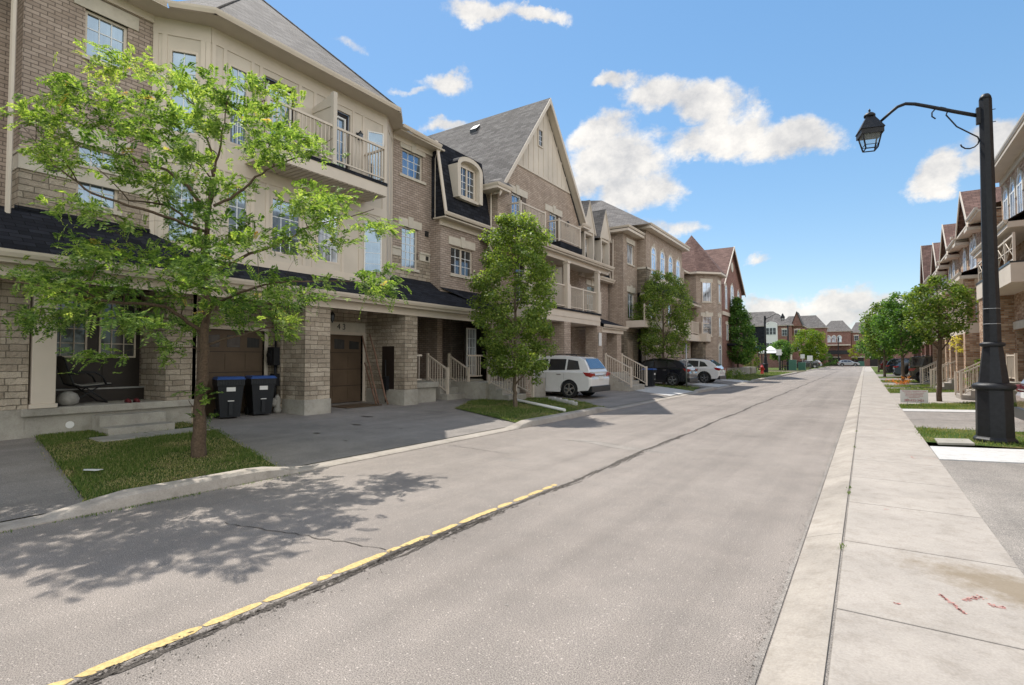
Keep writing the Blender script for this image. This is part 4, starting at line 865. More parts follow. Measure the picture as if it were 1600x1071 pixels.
# small entrance roof and steps beside the pier
mb = MB(); mb.box(-12.6, -10.95, 24.9, 27.9, 3.3, 3.36); mb.box(-11.2, -11.05, 24.9, 27.7, 3.1, 3.3, 1); mb.build('porch_soffit', [M['soffit'], M['trim']], h4); gutter([(-10.85, 24.9, 3.5), (-10.85, 28.0, 3.5)], h4)
roofmesh([[(-10.95, 24.9, 3.5), (-10.95, 28.0, 3.5), (-12.5, 26.6, 4.15), (-12.5, 24.9, 4.15)], [(-10.95, 28.0, 3.5), (-12.5, 28.0, 3.5), (-12.5, 26.6, 4.15)]], h4, 'shblack', 'porch_roof')
mb = MB(); mb.box(-11.7, -11.1, 26.9, 27.5, .9, 3.3); mb.build('brick_pier', M['brickl'], h4)
mb = MB(); mb.box(-11.06, -11.03, 24.45, 24.75, 2.4, 3.05); mb.build('house_plaque', M['white'], h4)
mb = MB(); mb.box(-12.6, -11.0, 25.0, 28.4, .0, 1.05); mb.build('porch_base', M['conc'], h4, bevel=.012); steps(FX(-11.0), 25.3, 27.5, .2, 1.0, 0, 4, h4, .3)
railing(Fr(-11.05, 25.3, 1, 0), 0, 1.35, 1.05, .95, h4, z0b=.35); railing(Fr(-11.05, 27.5, 1, 0), 0, 1.35, 1.05, .95, h4, z0b=.35)
# porch behind the street tree
mb = MB(); mb.box(-12.6, -11.2, 18.3, 19.4, .0, .95); mb.build('side_porch', M['conc'], h4); steps(FX(-11.8), 16.2, 17.4, .2, .8, 0, 3, h4, .3)
railing(Fr(-11.8, 16.2, 1, 0), 0, 1.2, .8, .95, h4, z0b=.3); railing(Fr(-11.8, 17.4, 1, 0), 0, 1.2, .8, .95, h4, z0b=.3); railing(FX(-12.4), 17.5, 18.6, .95, .95, h4)
mb = MB(); mb.box(-13.9, -12.7, 17.46, 18.0, 0, .8); mb.box(-13.8, -11.8, 16.0, 17.45, .0, .85); mb.build('porch_block', M['conc'], h4)
downspout([(-12.62, 17.3, 6.4), (-12.6, 17.5, 6.1), (-12.5, 17.6, 5.9), (-12.5, 17.6, 4.4)], h4)
downspout([(-12.55, 17.42, 3.4), (-12.55, 17.42, .35)], h4)
mb = MB(); mb.tube([(-12.55, 17.42, .35), (-12.3, 17.35, .27), (-7.7, 14.5, .16)], .05, 8); o = mb.build('drain_pipe', M['white']); tag(o, 'long white drain pipe lying across the grass beside the street tree', 'drain pipe')

# ---- mansard house with small pointed dormers
h5 = thing('townhouse', 'black mansard house with two small pointed dormers, beyond the gabled house', 'house', (-13, 27.7, 0), HG)
F = FX(-12.9); mb = MB(); wallp(mb, F, 25.35, 29.9, 0, 6.3, [(27, 28.2, 4.3, 5.9)]); mb.build('wall', M['brick'], h5); window(F, 27, 28.2, 4.3, 5.9, h5, 2, 3, pane='glassc'); lintel(F, 27, 28.2, 5.9, h5, .3)
mb = MB(); mb.poly([(-12.7, 25.7, 6.4), (-12.7, 29.9, 6.4), (-13.25, 29.9, 9.4), (-13.25, 25.7, 9.4)]); mb.build('mansard_roof', M['shblack'], h5)
mb = MB(); mb.box8([(-12.72, 29.82, 6.4), (-12.66, 29.82, 6.4), (-12.66, 29.92, 6.4), (-12.72, 29.92, 6.4), (-13.27, 29.82, 9.4), (-13.21, 29.82, 9.4), (-13.21, 29.92, 9.4), (-13.27, 29.92, 9.4)]); mb.build('rake_board', M['trim'], h5)
mb = MB(); mb.box(-13.1, -12.5, 25.6, 29.95, 6.28, 6.36); mb.build('soffit', M['trim'], h5); gutter([(-12.42, 25.6, 6.48), (-12.42, 29.95, 6.48)], h5)
roofmesh([[(-13.2, 25.5, 9.4), (-13.2, 29.9, 9.4), (-17.8, 29.9, 12.4), (-17.8, 25.5, 12.4)]], h5)
for c in (26.6, 28.75):
    FD = FX(-12.55); mb = MB(); w = .62
    mb.fprism(FD, [(c - w - .12, 8.75), (c + w + .12, 8.75), (c, 10.35)], -.06, .0); mb.fbox(FD, c - w, c - w + .12, 6.9, 8.75, -.6, 0); mb.fbox(FD, c + w - .12, c + w, 6.9, 8.75, -.6, 0); mb.fbox(FD, c - w + .12, c + w - .12, 6.8, 6.95, -.5, 0); mb.fbox(FD, c - w, c + w, 8.6, 8.75, -.6, -.06); mb.fbox(FD, c - w + .12, c + w - .12, 6.95, 8.6, -.5, -.42)
    for sg in (-1, 1): mb.fprism(FD, [(c + sg * (w + .22), 8.68), (c, 10.5), (c, 10.38), (c + sg * (w + .1), 8.68)], -.1, .05)
    mb.build('dormer', M['board'], h5); window(FD, c - w + .15, c + w - .15, 7.0, 8.5, h5, 2, 3, dep=.4, pane='glassc')
    roofmesh([[FD.P(c - w - .25, 8.68, .05), FD.P(c, 10.52, .05), FD.P(c, 10.52, -1.8), FD.P(c - w - .25, 8.68, -1.2)], [FD.P(c + w + .25, 8.68, .05), FD.P(c, 10.52, .05), FD.P(c, 10.52, -1.8), FD.P(c + w + .25, 8.68, -1.2)]], h5, 'shgrey', 'dormer_roof')
downspout([(-12.6, 30.0, 9.0), (-12.62, 29.98, 6.2)], h5)

# ---- hip roofed house with four round-headed windows
h6 = thing('townhouse', 'tan brick house with hipped grey roof and four white round-headed top windows', 'house', (-12.5, 35, 0), HG)
mb = MB(); F = FX(-12.0); G = FY(30.1); u = (30.75, 31.9, 7.6, 8.85); l = (30.8, 31.9, 4.2, 5.85)
wallp(mb, F, 30.1, 32.45, 0, 9.35, [u, l]); wallp(mb, G, -18, -12.0, 0, 9.35)
FM = FX(-11.4); wallp(mb, FM, 32.45, 40.3, 6.0, 9.9); wallp(mb, FY(32.45), -12.0, -11.4, 6.0, 9.9); wallp(mb, FX(-11.75), 32.45, 40.3, 0, 6.0, [(34, 35.1, 4.1, 5.8), (38, 39, 4.1, 5.8)]); wallp(mb, FY(42), -18, -12, 0, 9.9); wallp(mb, FX(-12.0), 40.3, 43, 0, 9)
mb.build('wall', M['brickl'], h6)
mb = MB(); wallp(mb, FY(32.42), -12.0, -11.38, 5.95, 7.5); wallp(mb, FX(-11.385), 32.42, 33.1, 5.95, 7.5); mb.build('stone_cladding', M['stoned'], h6); mb = MB(); wallp(mb, FY(30.06), -13, -11.95, .0, 3.4); wallp(mb, FX(-11.95), 30.06, 32.4, 0, 3.4, [(30.6, 31.6, .8, 2.9)]); mb.build('stone_cladding', M['stoned'], h6)
mb = MB(); mb.fbox(FM, 32.4, 40.3, 7.45, 7.56, 0, .05); mb.fbox(FY(32.45), -12.0, -11.35, 7.45, 7.56, 0, .05); mb.fbox(FM, 32.9, 40.3, 6.75, 7.1, 0, .12); mb.build('stone_band', M['cast'], h6)
for s in (33.3, 35.1, 36.9, 38.7): archwindow(FM, s, s + .95, 7.15, 8.55, h6)
window(F, *u, h6, 2, 1, pane='glassc'); sill(F, u[0], u[1], u[2], h6); lintel(F, u[0], u[1], u[3], h6, .3, False); window(F, *l, h6, 2, 1, pane='glassc'); lintel(F, l[0], l[1], l[3], h6, .35)
for w in ((34, 35.1, 4.1, 5.8), (38, 39, 4.1, 5.8)): window(FX(-11.75), *w, h6, 2, 3, pane='glassc')
mb = MB(); mb.box(-12.3, -11.5, 29.7, 32.7, 9.35, 9.5); mb.box(-12.3, -10.95, 32.0, 40.75, 9.9, 10.05); mb.box(-18, -12.3, 29.7, 30.1, 9.35, 9.5); mb.box(-18, -12.3, 40.3, 40.75, 9.9, 10.05); mb.build('soffit', M['trim'], h6)
gutter([(-18, 29.62, 9.66), (-11.45, 29.62, 9.66)], h6); gutter([(-11.42, 29.7, 9.66), (-11.42, 32.4, 9.66)], h6); gutter([(-10.88, 32.0, 10.2), (-10.88, 40.75, 10.2)], h6); gutter([(-12.4, 31.95, 10.2), (-10.9, 31.95, 10.2)], h6)
pk1, pk2 = (-15.8, 35.6, 13.3), (-15.8, 37.2, 13.3)
roofmesh([[(-10.95, 32.0, 10.16), (-10.95, 40.75, 10.16), pk2, pk1], [(-10.95, 32.0, 10.16), pk1, (-20, 33, 13.3), (-20, 29.7, 9.62), (-12.3, 29.7, 9.62)], [(-10.95, 40.75, 10.16), (-20, 40.75, 10.16), pk2], [(-11.5, 29.7, 9.62), (-11.5, 32.5, 9.62), (-13.5, 32.5, 10.8), (-13.5, 29.7, 9.62)]], h6)
roofmesh([[(-10.7, 32.45, 5.95), (-10.7, 40.3, 5.95), (-11.4, 40.0, 6.95), (-11.4, 33.3, 6.95)], [(-10.7, 32.45, 5.95), (-11.4, 33.3, 6.95), (-11.4, 32.45, 5.95)]], h6, 'shblack', 'canopy_roof')
each('balcony_fascia', M['trim'], h6, [(-11.8, -10.75, 32.4, 40.3, 5.8, 5.93), (-12, -10.8, 30.5, 33.8, 3.65, 4.05)]); gutter([(-10.65, 32.4, 5.95), (-10.65, 40.3, 5.95)], h6)
def xrail(F, a, b, z0, parent):
    mb = MB(); mb.fbox(F, a, b, z0, z0 + .05, -.02, .02); mb.fbox(F, a, b, z0 + .8, z0 + .86, -.03, .03); mb.fbox(F, a, b, z0 + .4, z0 + .43, -.015, .015); n = max(1, round((b - a) / 1.3))
    for k in range(n + 1): s = a + (b - a) * k / n; mb.fbox(F, s - .035, s + .035, z0 - .05, z0 + .92, -.035, .035)
    for k in range(n):
        p, q = a + (b - a) * k / n, a + (b - a) * (k + 1) / n
        mb.tube([F.P(p, z0 + .05), F.P(q, z0 + .8)], .014, 4); mb.tube([F.P(p, z0 + .8), F.P(q, z0 + .05)], .014, 4)
    return mb.build('railing', M['trim'], parent)
xrail(FX(-10.85), 30.5, 33.8, 4.1, h6); xrail(FX(-10.9), 38, 40.2, 4.1, h6)
mb = MB(); mb.box(-12, -10.8, 36, 40.3, 3.6, 4.05); mb.build('balcony_floor', M['trim'], h6)
garage(FX(-11.72), 33.2, 35.6, .3, 2.6, h6)

# ---- turret house
h7 = thing('townhouse', 'light brick house with brown pointed turret roof and lattice balcony', 'house', (-12.5, 47, 0), HG)
cx, cy, r7 = -12.6, 47.6, 2.45; mb = MB(); ANG = [R(22.5 + 45 * k) for k in range(8)]; oct_ = [(cx + r7 * math.cos(g), cy + r7 * math.sin(g)) for g in ANG]
mb.prism([(x, y, 0) for x, y in oct_], (0, 0, 8.85)); mb.box(-18, -12.7, 41.5, 53, 0, 8.9); mb.box(-13, -11.9, 42.5, 44.3, 0, 4.2); mb.build('wall', M['brickl'], h7)
mb = MB(); mb.prism([(cx + (r7 + .45) * math.cos(g), cy + (r7 + .45) * math.sin(g), 8.85) for g in ANG], (0, 0, .16)); mb.box(-18, -12.1, 41.2, 53.2, 8.85, 9.0); mb.build('soffit', M['trim'], h7)
mb = MB(); e = [(cx + (r7 + .45) * math.cos(g), cy + (r7 + .45) * math.sin(g), 9.03) for g in ANG]
for k in range(8): mb.poly([e[k], e[(k + 1) % 8], (cx, cy, 12.7)])
mb.build('turret_roof', M['shbrown'], h7); roofmesh([[(-12.1, 41.2, 9.02), (-12.1, 53.2, 9.02), (-15.8, 53.2, 10.9), (-15.8, 41.2, 10.9)], [(-12.1, 41.2, 9.02), (-15.8, 41.2, 10.9), (-19.5, 41.2, 9.02)]], h7, 'shbrown')
# tower faces with windows
for k, ws in ((7, 1), (0, 0)): pass
for i in (6, 7, 0):
    p, q = oct_[i], oct_[(i + 1) % 8]; FF = Fr(p[0], p[1], q[0] - p[0], q[1] - p[1]); LL2 = math.hypot(q[0] - p[0], q[1] - p[1]); a, b = LL2 * .27, LL2 * .73
    for z0, z1 in ((6.55, 8.2), (3.7, 5.35)):
        window(FF, a, b, z0, z1, h7, 2, 1, dep=-.01, pane='glassc'); sill(FF, a, b, z0, h7); lintel(FF, a, b, z1 + .0, h7, .3, z0 < 5)
    if i == 0: window(FF, a, b, 1.2, 2.8, h7, 2, 1, dep=-.01, pane='glassc')
archwindow(Fr(*oct_[7], oct_[0][0] - oct_[7][0], oct_[0][1] - oct_[7][1]), .5, 1.35, .6, 2.6, h7, 'glassd')
window(FX(-12.7), 42.3, 44.0, 6.6, 8.2, h7, 2, 1, dep=-.02, pane='glassc')
each('balcony_fascia', M['trim'], h7, [(-12.7, -11.2, 41.6, 45.1, 6.0, 6.2), (-12.7, -11.3, 41.0, 44.9, 3.2, 3.7)]); railing(FX(-11.4), 41.1, 44.8, 3.75, 1.0, h7, mid=(43,)); xrail(Fr(-11.2, 45.2, .35, 1), 0, 2.2, 3.9, h7)
roofmesh([[(-11.1, 41.5, 6.2), (-11.1, 45.3, 6.2), (-12.7, 45.3, 7.0), (-12.7, 41.5, 7.0)]], h7, 'shgrey', 'canopy_roof')
mb = MB(); mb.box(-12, -11.1, 45, 46.4, 0, 3.2); mb.build('stone_cladding', M['stoned'], h7); mb = MB(); mb.box(-12.0, -10.75, 44.9, 47.6, 3.2, 3.85); mb.build('balcony_base', M['trim'], h7)
downspout([(-10.98, 46.5, 3.2), (-10.98, 46.5, .2)], h7)
each('roof_vent', M['black'], h7, [(-14.1, -13.8, 43.2, 43.5, 10.0, 10.35), (-14.3, -14.0, 51.0, 51.3, 10.1, 10.4)])

# ---- dark red gabled house
h8 = thing('townhouse', 'dark red brick house with brown gable and white arched windows, farthest of the left row', 'house', (-12, 58, 0), HG)
F = FX(-11.3); ya, yb, ze, zp = 53.2, 63, 9.1, 13.0; yp = 57.6; mb = MB(); wallp(mb, F, ya, yb, 0, ze); mb.poly([F.P(ya, ze), F.P(yb, ze), F.P(yp + .8, zp), F.P(yp, zp)]); wallp(mb, FY(ya), -19, -11.3, 0, ze); mb.build('wall', M['brickr'], h8)
roofmesh([[(-11.0, ya - .4, ze - .25), (-11.0, yp, zp + .25), (-19, yp, zp + .25), (-19, ya - .4, ze - .25)], [(-11.0, yb + .4, ze - .25), (-11.0, yp, zp + .25), (-19, yp, zp + .25), (-19, yb + .4, ze - .25)]], h8, 'shbrown')
mb = MB(); mb.fbox(F, ya, yb, 6.0, 6.35, 0, .12); mb.fbox(FY(ya), -13, -11.2, 6.0, 6.35, 0, .1)
for s, e_ in ((ya - .4, yp), (yb + .4, yp)): mb.box8([(-11.0, s, ze - .45), (-10.94, s, ze - .45), (-10.94, e_, zp + .05), (-11.0, e_, zp + .05), (-11.0, s, ze - .2), (-10.94, s, ze - .2), (-10.94, e_, zp + .3), (-11.0, e_, zp + .3)])
mb.build('trim_board', M['trim'], h8)
for a, b in ((54.5, 55.3), (57.0, 58.5), (60.5, 61.4)): archwindow(F, a, b, 6.7, 8.6, h8)
archwindow(FY(53.2), -12.3, -11.7, 7.0, 8.3, h8)
for a, b in ((54.7, 55.6), (57.2, 58.4), (60.5, 61.4)): window(F, a, b, 3.6, 5.2, h8, 2, 1, dep=-.02, pane='glassc'); lintel(F, a, b, 5.2, h8)
mb = MB(); mb.tube([F.P(57.9, 11.2, 0), F.P(57.9, 11.2, .06)], .5, 16); mb.build('round_window', M['cast'], h8)
mb = MB(); mb.box(-12, -10.3, 55, 62, 3.1, 3.3); mb.build('porch_roof', M['shblack'], h8); each('porch_base', M['conc'], h8, [(-11.3, -10.4, 63, 66, 0, .9), (-11.3, -10.4, 55, 62, 0, .9)])
for hh, a, b, xb in ((h1, -9, 5.64, -14.52), (h2, 5.66, 12.9, -14.52), (h3, 12.92, 17.88, -15.32), (h4, 17.92, 25.3, -15.22), (h5, 25.4, 29.95, -14.0), (h6, 30.12, 42, -13.0), (h8, 53.25, 62.9, -12.0)):
    mb = MB(); mb.box(-21, xb, a, b, 0, 9.3); mb.build('rear_wall', M['brick'], hh)
# ================================================================== TREES
def leaves(name, C, D, Wd, Lh, Wh, mat, parent, rnd=None, fold=0):
    """many small leaf faces: centre C, length direction D, width direction Wd"""
    n = len(C); off = np.array(root_loc(parent)) if parent is not None else np.zeros(3)
    C = C - off; L2 = (D * Lh[:, None]); W2 = (Wd * Wh[:, None])
    V = np.empty((n, 4, 3)); V[:, 0] = C - L2 * .5; V[:, 1] = C + W2 * .5 - L2 * .05; V[:, 2] = C + L2 * .5; V[:, 3] = C - W2 * .5 - L2 * .05
    me = bpy.data.meshes.new(name); me.vertices.add(4 * n); me.vertices.foreach_set('co', V.reshape(-1).astype(np.float32))
    me.loops.add(4 * n); me.loops.foreach_set('vertex_index', np.arange(4 * n, dtype=np.int32))
    me.polygons.add(n); me.polygons.foreach_set('loop_start', np.arange(0, 4 * n, 4, dtype=np.int32)); me.polygons.foreach_set('loop_total', np.full(n, 4, dtype=np.int32))
    me.update(calc_edges=True); r = RNG.random(n) if rnd is None else np.clip(rnd, 0, 1)
    uv = me.uv_layers.new(name='UVMap'); uv.data.foreach_set('uv', np.repeat(np.stack([r, r], 1), 4, 0).reshape(-1).astype(np.float32))
    me.materials.append(mat); o = bpy.data.objects.new(name, me); COL.objects.link(o)
    if parent is not None: o.parent = parent
    return o
def unit(a): return a / np.maximum(np.linalg.norm(a, axis=-1, keepdims=True), 1e-9)
def bez(a, b, c, n): return [a * (1 - t) ** 2 + b * 2 * t * (1 - t) + c * t * t for t in [k / n for k in range(n + 1)]]
def skeleton(limbs, clusters, r_twig, rg, sag=.12):
    """limbs: list of ([points],[radii]); every cluster centre is joined to the nearest limb point below it"""
    mb = MB(); nodes_ = []
    for P, Rr in limbs:
        P = [Vector(p) for p in P]; Q = []; RR = []
        for i in range(len(P) - 1):
            for k in range(5):
                t = k / 5; j = Vector((rg.gauss(0, 1), rg.gauss(0, 1), rg.gauss(0, 1))) * .012 * (1 if (i or k) else 0)
                Q.append(P[i].lerp(P[i + 1], t) + j); RR.append(Rr[i] * (1 - t) + Rr[i + 1] * t)
        Q.append(P[-1]); RR.append(Rr[-1]); mb.tube(Q, RR, 9); nodes_ += list(zip(Q[3:], RR[3:]))
    for c, _ in sorted(clusters, key=lambda q: min((Vector(q[0]) - p).length for p, r in nodes_)):
        c = Vector(c); best = min(nodes_, key=lambda q: (q[0] - c).length * (1 + max(0, (q[0].z - c.z)) * 1.2)); a, ra = best; d = c - a
        mid = a + d * .5 + Vector((rg.gauss(0, .05), rg.gauss(0, .05), sag * d.length)); P = bez(a, mid, c, 6); r0 = min(ra * .7, max(r_twig, .012 * d.length + r_twig))
        R_ = [r0 + (r_twig * .5 - r0) * k / 6 for k in range(7)]; mb.tube(P, R_, 5, caps=False); nodes_ += [(P[k], R_[k]) for k in range(2, 7)]
    return mb
def leafy_cluster(C, Rr, n, L_, W_, droop=.2, flat=.75, jit=.4):
    """leaves scattered near the surface of a lumpy ball, facing outward and up"""
    d = unit(RNG.normal(size=(n, 3))); rad = RNG.random(n) ** .45; P = np.array(C) + d * (rad * Rr)[:, None] * np.array([1, 1, flat])
    nrm = unit(d * .6 + np.array([0, 0, .8]) + RNG.normal(size=(n, 3)) * .55); a = unit(np.cross(nrm, RNG.normal(size=(n, 3)))); a = unit(a + np.array([0, 0, -droop])); w = unit(np.cross(a, nrm))
    return P, a, w, L_ * RNG.uniform(.65, 1.25, n), W_ * RNG.uniform(.7, 1.2, n)
def broad_tree(name, label, loc, h, zc0, rx, n_cl, n_leaf, leaf, L_=.075, W_=.05, tr=.06, seed=1, group=None, shape='oval', cr=.42, bark='barkg', cat='tree', rndb=(.0, 1)):
    rg = random.Random(seed); x, y, z = loc; t = thing(name, label, cat, loc, group); clusters = []
    for k in range(n_cl):
        u = (k + .5) / n_cl; zz = zc0 + (h - zc0) * u
        w = {'oval': math.sin(math.pi * min(1, (u * .86 + .10))) ** .6, 'cone': (1 - u) ** .75 * min(1, .45 + u * 3), 'ball': math.sqrt(max(.02, 1 - (2 * u - 1) ** 2))}[shape]
        g = k * 2.39996 + rg.uniform(-.5, .5); rr = rx * w * rg.uniform(.25, 1) ** .5; clusters.append(((x + rr * math.cos(g), y + rr * math.sin(g), z + zz + rg.uniform(-.15, .15)), cr * rg.uniform(.65, 1.25) * (.55 + .45 * w)))
    limbs = [([(x, y, z - .05), (x + rg.uniform(-.03, .03), y, z + zc0 * .6), (x + rg.uniform(-.08, .08), y + .03, z + (zc0 + h) / 2), (x, y, z + h * .93)], [tr * 1.25, tr, tr * .55, tr * .12])]
    for k in range(6):
        g = k * 2.4 + rg.random(); z0 = zc0 * .75 + (h - zc0) * .09 * k; rr = rx * .75
        limbs.append(([(x, y, z + z0), (x + rr * .45 * math.cos(g), y + rr * .45 * math.sin(g), z + z0 + rr * .55), (x + rr * math.cos(g), y + rr * math.sin(g), z + z0 + rr * 1.25)], [tr * .45, tr * .3, tr * .1]))
    skeleton(limbs, clusters, .006, rg).build('trunk', M[bark], t)
    A = [leafy_cluster(c, r, max(20, int(n_leaf / n_cl * rg.uniform(.6, 1.5) * (r / cr) ** 1.3)), L_, W_) for c, r in clusters]
    B = [np.concatenate([a[i] for a in A]) for i in range(5)]
    rn = RNG.beta(1.6, 1.9, len(B[0])) * (rndb[1] - rndb[0]) + rndb[0]
    leaves('crown', *B, M[leaf], t, rn); return t

# ---- the big honey locust in front: long flat sprays of fine compound leaves
TB = Vector((-9.03, 4.41, .1)); RX = Vector((math.cos(R(33.6)), math.sin(R(33.6)), 0)); DX = Vector((-math.sin(R(33.6)), math.cos(R(33.6)), 0))
t1 = thing('tree', 'large feathery honey locust tree with layered bright green leaves on the nearest lawn', 'tree', tuple(TB))
KK = 8.67 / 831
LC = [(138, 86), (180, 100), (123, 108), (157, 127), (209, 112), (231, 130), (261, 130), (291, 142), (157, 149), (194, 157), (93, 149), (67, 130), (75, 157), (97, 175), (127, 186), (157, 179), (187, 186), (224, 172), (261, 157), (30, 186), (48, 209), (75, 231), (104, 246), (134, 257), (164, 239), (194, 243), (224, 231), (239, 209), (209, 276), (179, 298), (209, 317), (239, 328), (149, 321), (269, 220), (299, 209), (336, 187), (325, 231), (373, 160), (388, 127), (392, 187), (358, 216), (388, 243), (383, 119), (415, 142), (370, 158), (399, 174), (442, 168), (458, 181), (415, 201), (383, 197), (366, 223), (490, 215), (471, 233), (441, 250), (507, 214), (432, 289), (458, 302), (438, 321), (513, 312), (546, 315), (570, 324), (533, 338), (507, 348), (552, 355), (533, 374), (490, 361), (461, 374), (432, 380), (399, 387), (370, 374), (448, 393), (22, 425), (45, 440), (82, 421), (119, 402), (157, 417), (194, 402), (224, 421), (112, 440), (157, 443), (201, 447), (239, 451), (276, 402), (261, 436), (306, 455), (336, 466), (373, 484), (11, 496), (48, 496), (75, 492), (104, 503), (134, 499), (164, 507), (194, 499), (231, 503), (261, 511), (291, 507), (112, 458), (224, 477), (261, 477), (216, 560), (239, 557), (276, 545), (366, 511), (367, 456), (392, 450), (434, 456), (468, 464), (490, 464), (445, 428), (470, 434), (420, 417), (535, 439), (563, 436), (591, 445), (602, 456), (580, 425), (378, 492), (412, 501), (442, 506), (367, 518), (250, 350), (280, 370), (230, 390), (300, 300), (345, 290), (340, 420), (300, 420), (360, 440), (200, 370), (170, 350), (290, 480), (320, 380), (270, 300), (255, 265), (410, 330), (345, 345), (60, 455), (330, 500), (180, 470), (420, 470)]
rg = random.Random(5)
def tp(px, py, w=0): return TB + RX * ((px - 312) * .94 * KK * (1 + w / 8.67)) + DX * w + Vector((0, 0, 1.6 + (562.5 - py) * KK * (1 + w / 8.67)))
def wr(px, py):
    u = (px - 320) / 320; v = (py - 330) / 280; q = max(0, 1 - u * u); return 1.9 * math.sqrt(q) * (.55 + .45 * min(1, max(0, (py - 60) / 250)))
clusters = []
for px, py in LC:
    w = rg.uniform(-1, 1) * wr(px, py); clusters.append((tuple(tp(px, py, w)), rg.uniform(.20, .34)))
for k in range(12):   # the far and near sides of the crown
    g = rg.uniform(0, 6.28); rr = rg.uniform(.2, 1.9); zc = rg.uniform(2.5, 5.6); k_ = 1 - max(0, zc - 4.2) / 3
    p = TB + RX * rr * math.cos(g) * k_ * 1.2 + DX * rr * math.sin(g) * k_ * .9; p.z = zc; clusters.append((tuple(p), rg.uniform(.2, .34)))
z = lambda px, py, w=0: tuple(tp(px, py, w))
limbs = [([tuple(TB - Vector((0, 0, .1))), z(312, 640), z(319, 560), z(320, 500), z(321, 440)], [.125, .085, .072, .062, .052]),
         ([z(321, 440), z(313, 385, .1), z(320, 330, 0)], [.05, .042, .038]),
         ([z(320, 332), z(300, 290, -.2), z(268, 262, -.3), z(225, 245, -.5), z(185, 200, -.7)], [.034, .026, .02, .015, .007]),
         ([z(320, 332), z(312, 280, .3), z(300, 230, .4), z(270, 160, .4), z(215, 115, .5)], [.03, .024, .018, .012, .006]),
         ([z(318, 335), z(345, 305, -.3), z(362, 270, -.5), z(378, 220, -.6), z(385, 140, -.5)], [.034, .026, .019, .013, .006]),
         ([z(330, 320), z(360, 300, .2), z(400, 262, .3), z(455, 240, .4), z(505, 212, .4)], [.026, .021, .016, .011, .005]),
         ([z(322, 430), z(350, 405, .3), z(400, 385, .5), z(455, 355, .6), z(560, 325, .7)], [.03, .026, .02, .014, .006]),
         ([z(320, 505), z(345, 480, -.3), z(400, 462, -.6), z(470, 440, -.6), z(585, 440, -.4)], [.032, .026, .02, .014, .006]),
         ([z(318, 520), z(280, 480, -.4), z(215, 470, -.8), z(120, 450, -1.0), z(25, 430, -1.1)], [.032, .026, .02, .013, .006]),
         ([z(317, 530), z(270, 505, .5), z(200, 498, .9), z(100, 495, 1.2), z(20, 496, 1.2)], [.028, .022, .017, .012, .005]),
         ([z(313, 400), z(280, 350, .4), z(220, 320, .6), z(150, 310, .7), z(90, 250, .6)], [.03, .024, .018, .013, .005]),
         ([z(315, 360), z(280, 330, -.8), z(200, 300, -1.1), z(130, 255, -1.0), z(45, 195, -.6)], [.026, .021, .016, .011, .005]),
         ([z(319, 540), z(350, 520, .8), z(390, 505, 1.1), z(430, 500, 1.2)], [.022, .016, .011, .006]),
         ([z(312, 640), z(318, 622, -.1), z(336, 610, -.15)], [.012, .008, .004]), ([z(312, 650), z(300, 625, -.1)], [.012, .004])]
skeleton(limbs, clusters, .0055, rg, .16).build('trunk', M['bark'], t1)
P_, D_, W_, Lh, Wh, Rn = [], [], [], [], [], []
for (c, r) in clusters + [(z(322, 615, -.1), .14), (z(335, 632, -.15), .12), (z(318, 650, -.05), .13), (z(300, 612, -.1), .08)]:
    c = np.array(c); nf = int(30 * (r / .27) ** 2); out = c - np.array(TB); out[2] *= .25; out = out / max(.3, np.linalg.norm(out))
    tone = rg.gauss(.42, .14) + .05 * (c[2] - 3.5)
    for _ in range(nf):
        b = c + RNG.normal(size=3) * np.array([r, r, r * .42]) * .56; d = unit(out * .9 + RNG.normal(size=3) * .75 + np.array([0, 0, .05])); fl = rg.uniform(.14, .27); k = rg.randint(7, 10)
        side = unit(np.cross(d, [0, 0, 1]) + RNG.normal(size=3) * .25); up = np.cross(side, d)
        tips = .9 if rg.random() < .012 else 0
        for q in range(k):
            t = (q + .5) / k; base = b + d * fl * t + np.array([0, 0, -.35 * fl * t * t]); dd = unit(d + np.array([0, 0, -.7 * t]))
            for sg in (-1, 1):
                ld = unit(side * sg + dd * .55 + up * rg.uniform(-.25, .1)); ll = .072 * (1 - .35 * abs(2 * t - 1)) * rg.uniform(.8, 1.25)
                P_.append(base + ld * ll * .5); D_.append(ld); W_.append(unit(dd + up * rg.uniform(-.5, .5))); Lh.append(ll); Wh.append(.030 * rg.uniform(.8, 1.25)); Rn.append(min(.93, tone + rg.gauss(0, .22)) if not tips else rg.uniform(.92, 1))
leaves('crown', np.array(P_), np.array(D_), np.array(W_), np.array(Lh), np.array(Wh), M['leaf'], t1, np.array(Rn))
print('locust leaves', len(P_))

broad_tree('tree', 'narrow upright dark green tree beside the white drain pipe and parked white car', (-9.7, 14.8, .12), 6.4, 1.0, 1.42, 130, 30000, 'leafd', .095, .07, .065, 2, 'young street trees', 'oval', .40, rndb=(0, 1))
broad_tree('tree', 'round green street tree on small lawn in front of the black parked car', (-10.3, 32.3, .12), 6.9, 1.9, 1.75, 120, 19000, 'leafd', .12, .085, .075, 3, 'young street trees', 'oval', .5)
broad_tree('tree', 'bushy pointed maple on the left lawn by the red hydrant', (-10.66, 57.0, .12), 7.7, 1.4, 2.3, 110, 16000, 'leafm', .19, .15, .10, 4, 'young street trees', 'cone', .72)
broad_tree('tree', 'slim olive green tree with bare trunk beside the small white yard sign', (2.36, 26.4, .1), 4.75, 2.45, 1.05, 60, 7000, 'leafo', .11, .08, .075, 5, 'young street trees', 'ball', .36, 'bark')
broad_tree('tree', 'dense green tree over flower bed on the right verge, in front of the olive off-roader', (2.1, 45.0, .1), 6.0, 2.2, 1.5, 70, 8500, 'leafm', .16, .12, .09, 6, 'young street trees', 'oval', .6)
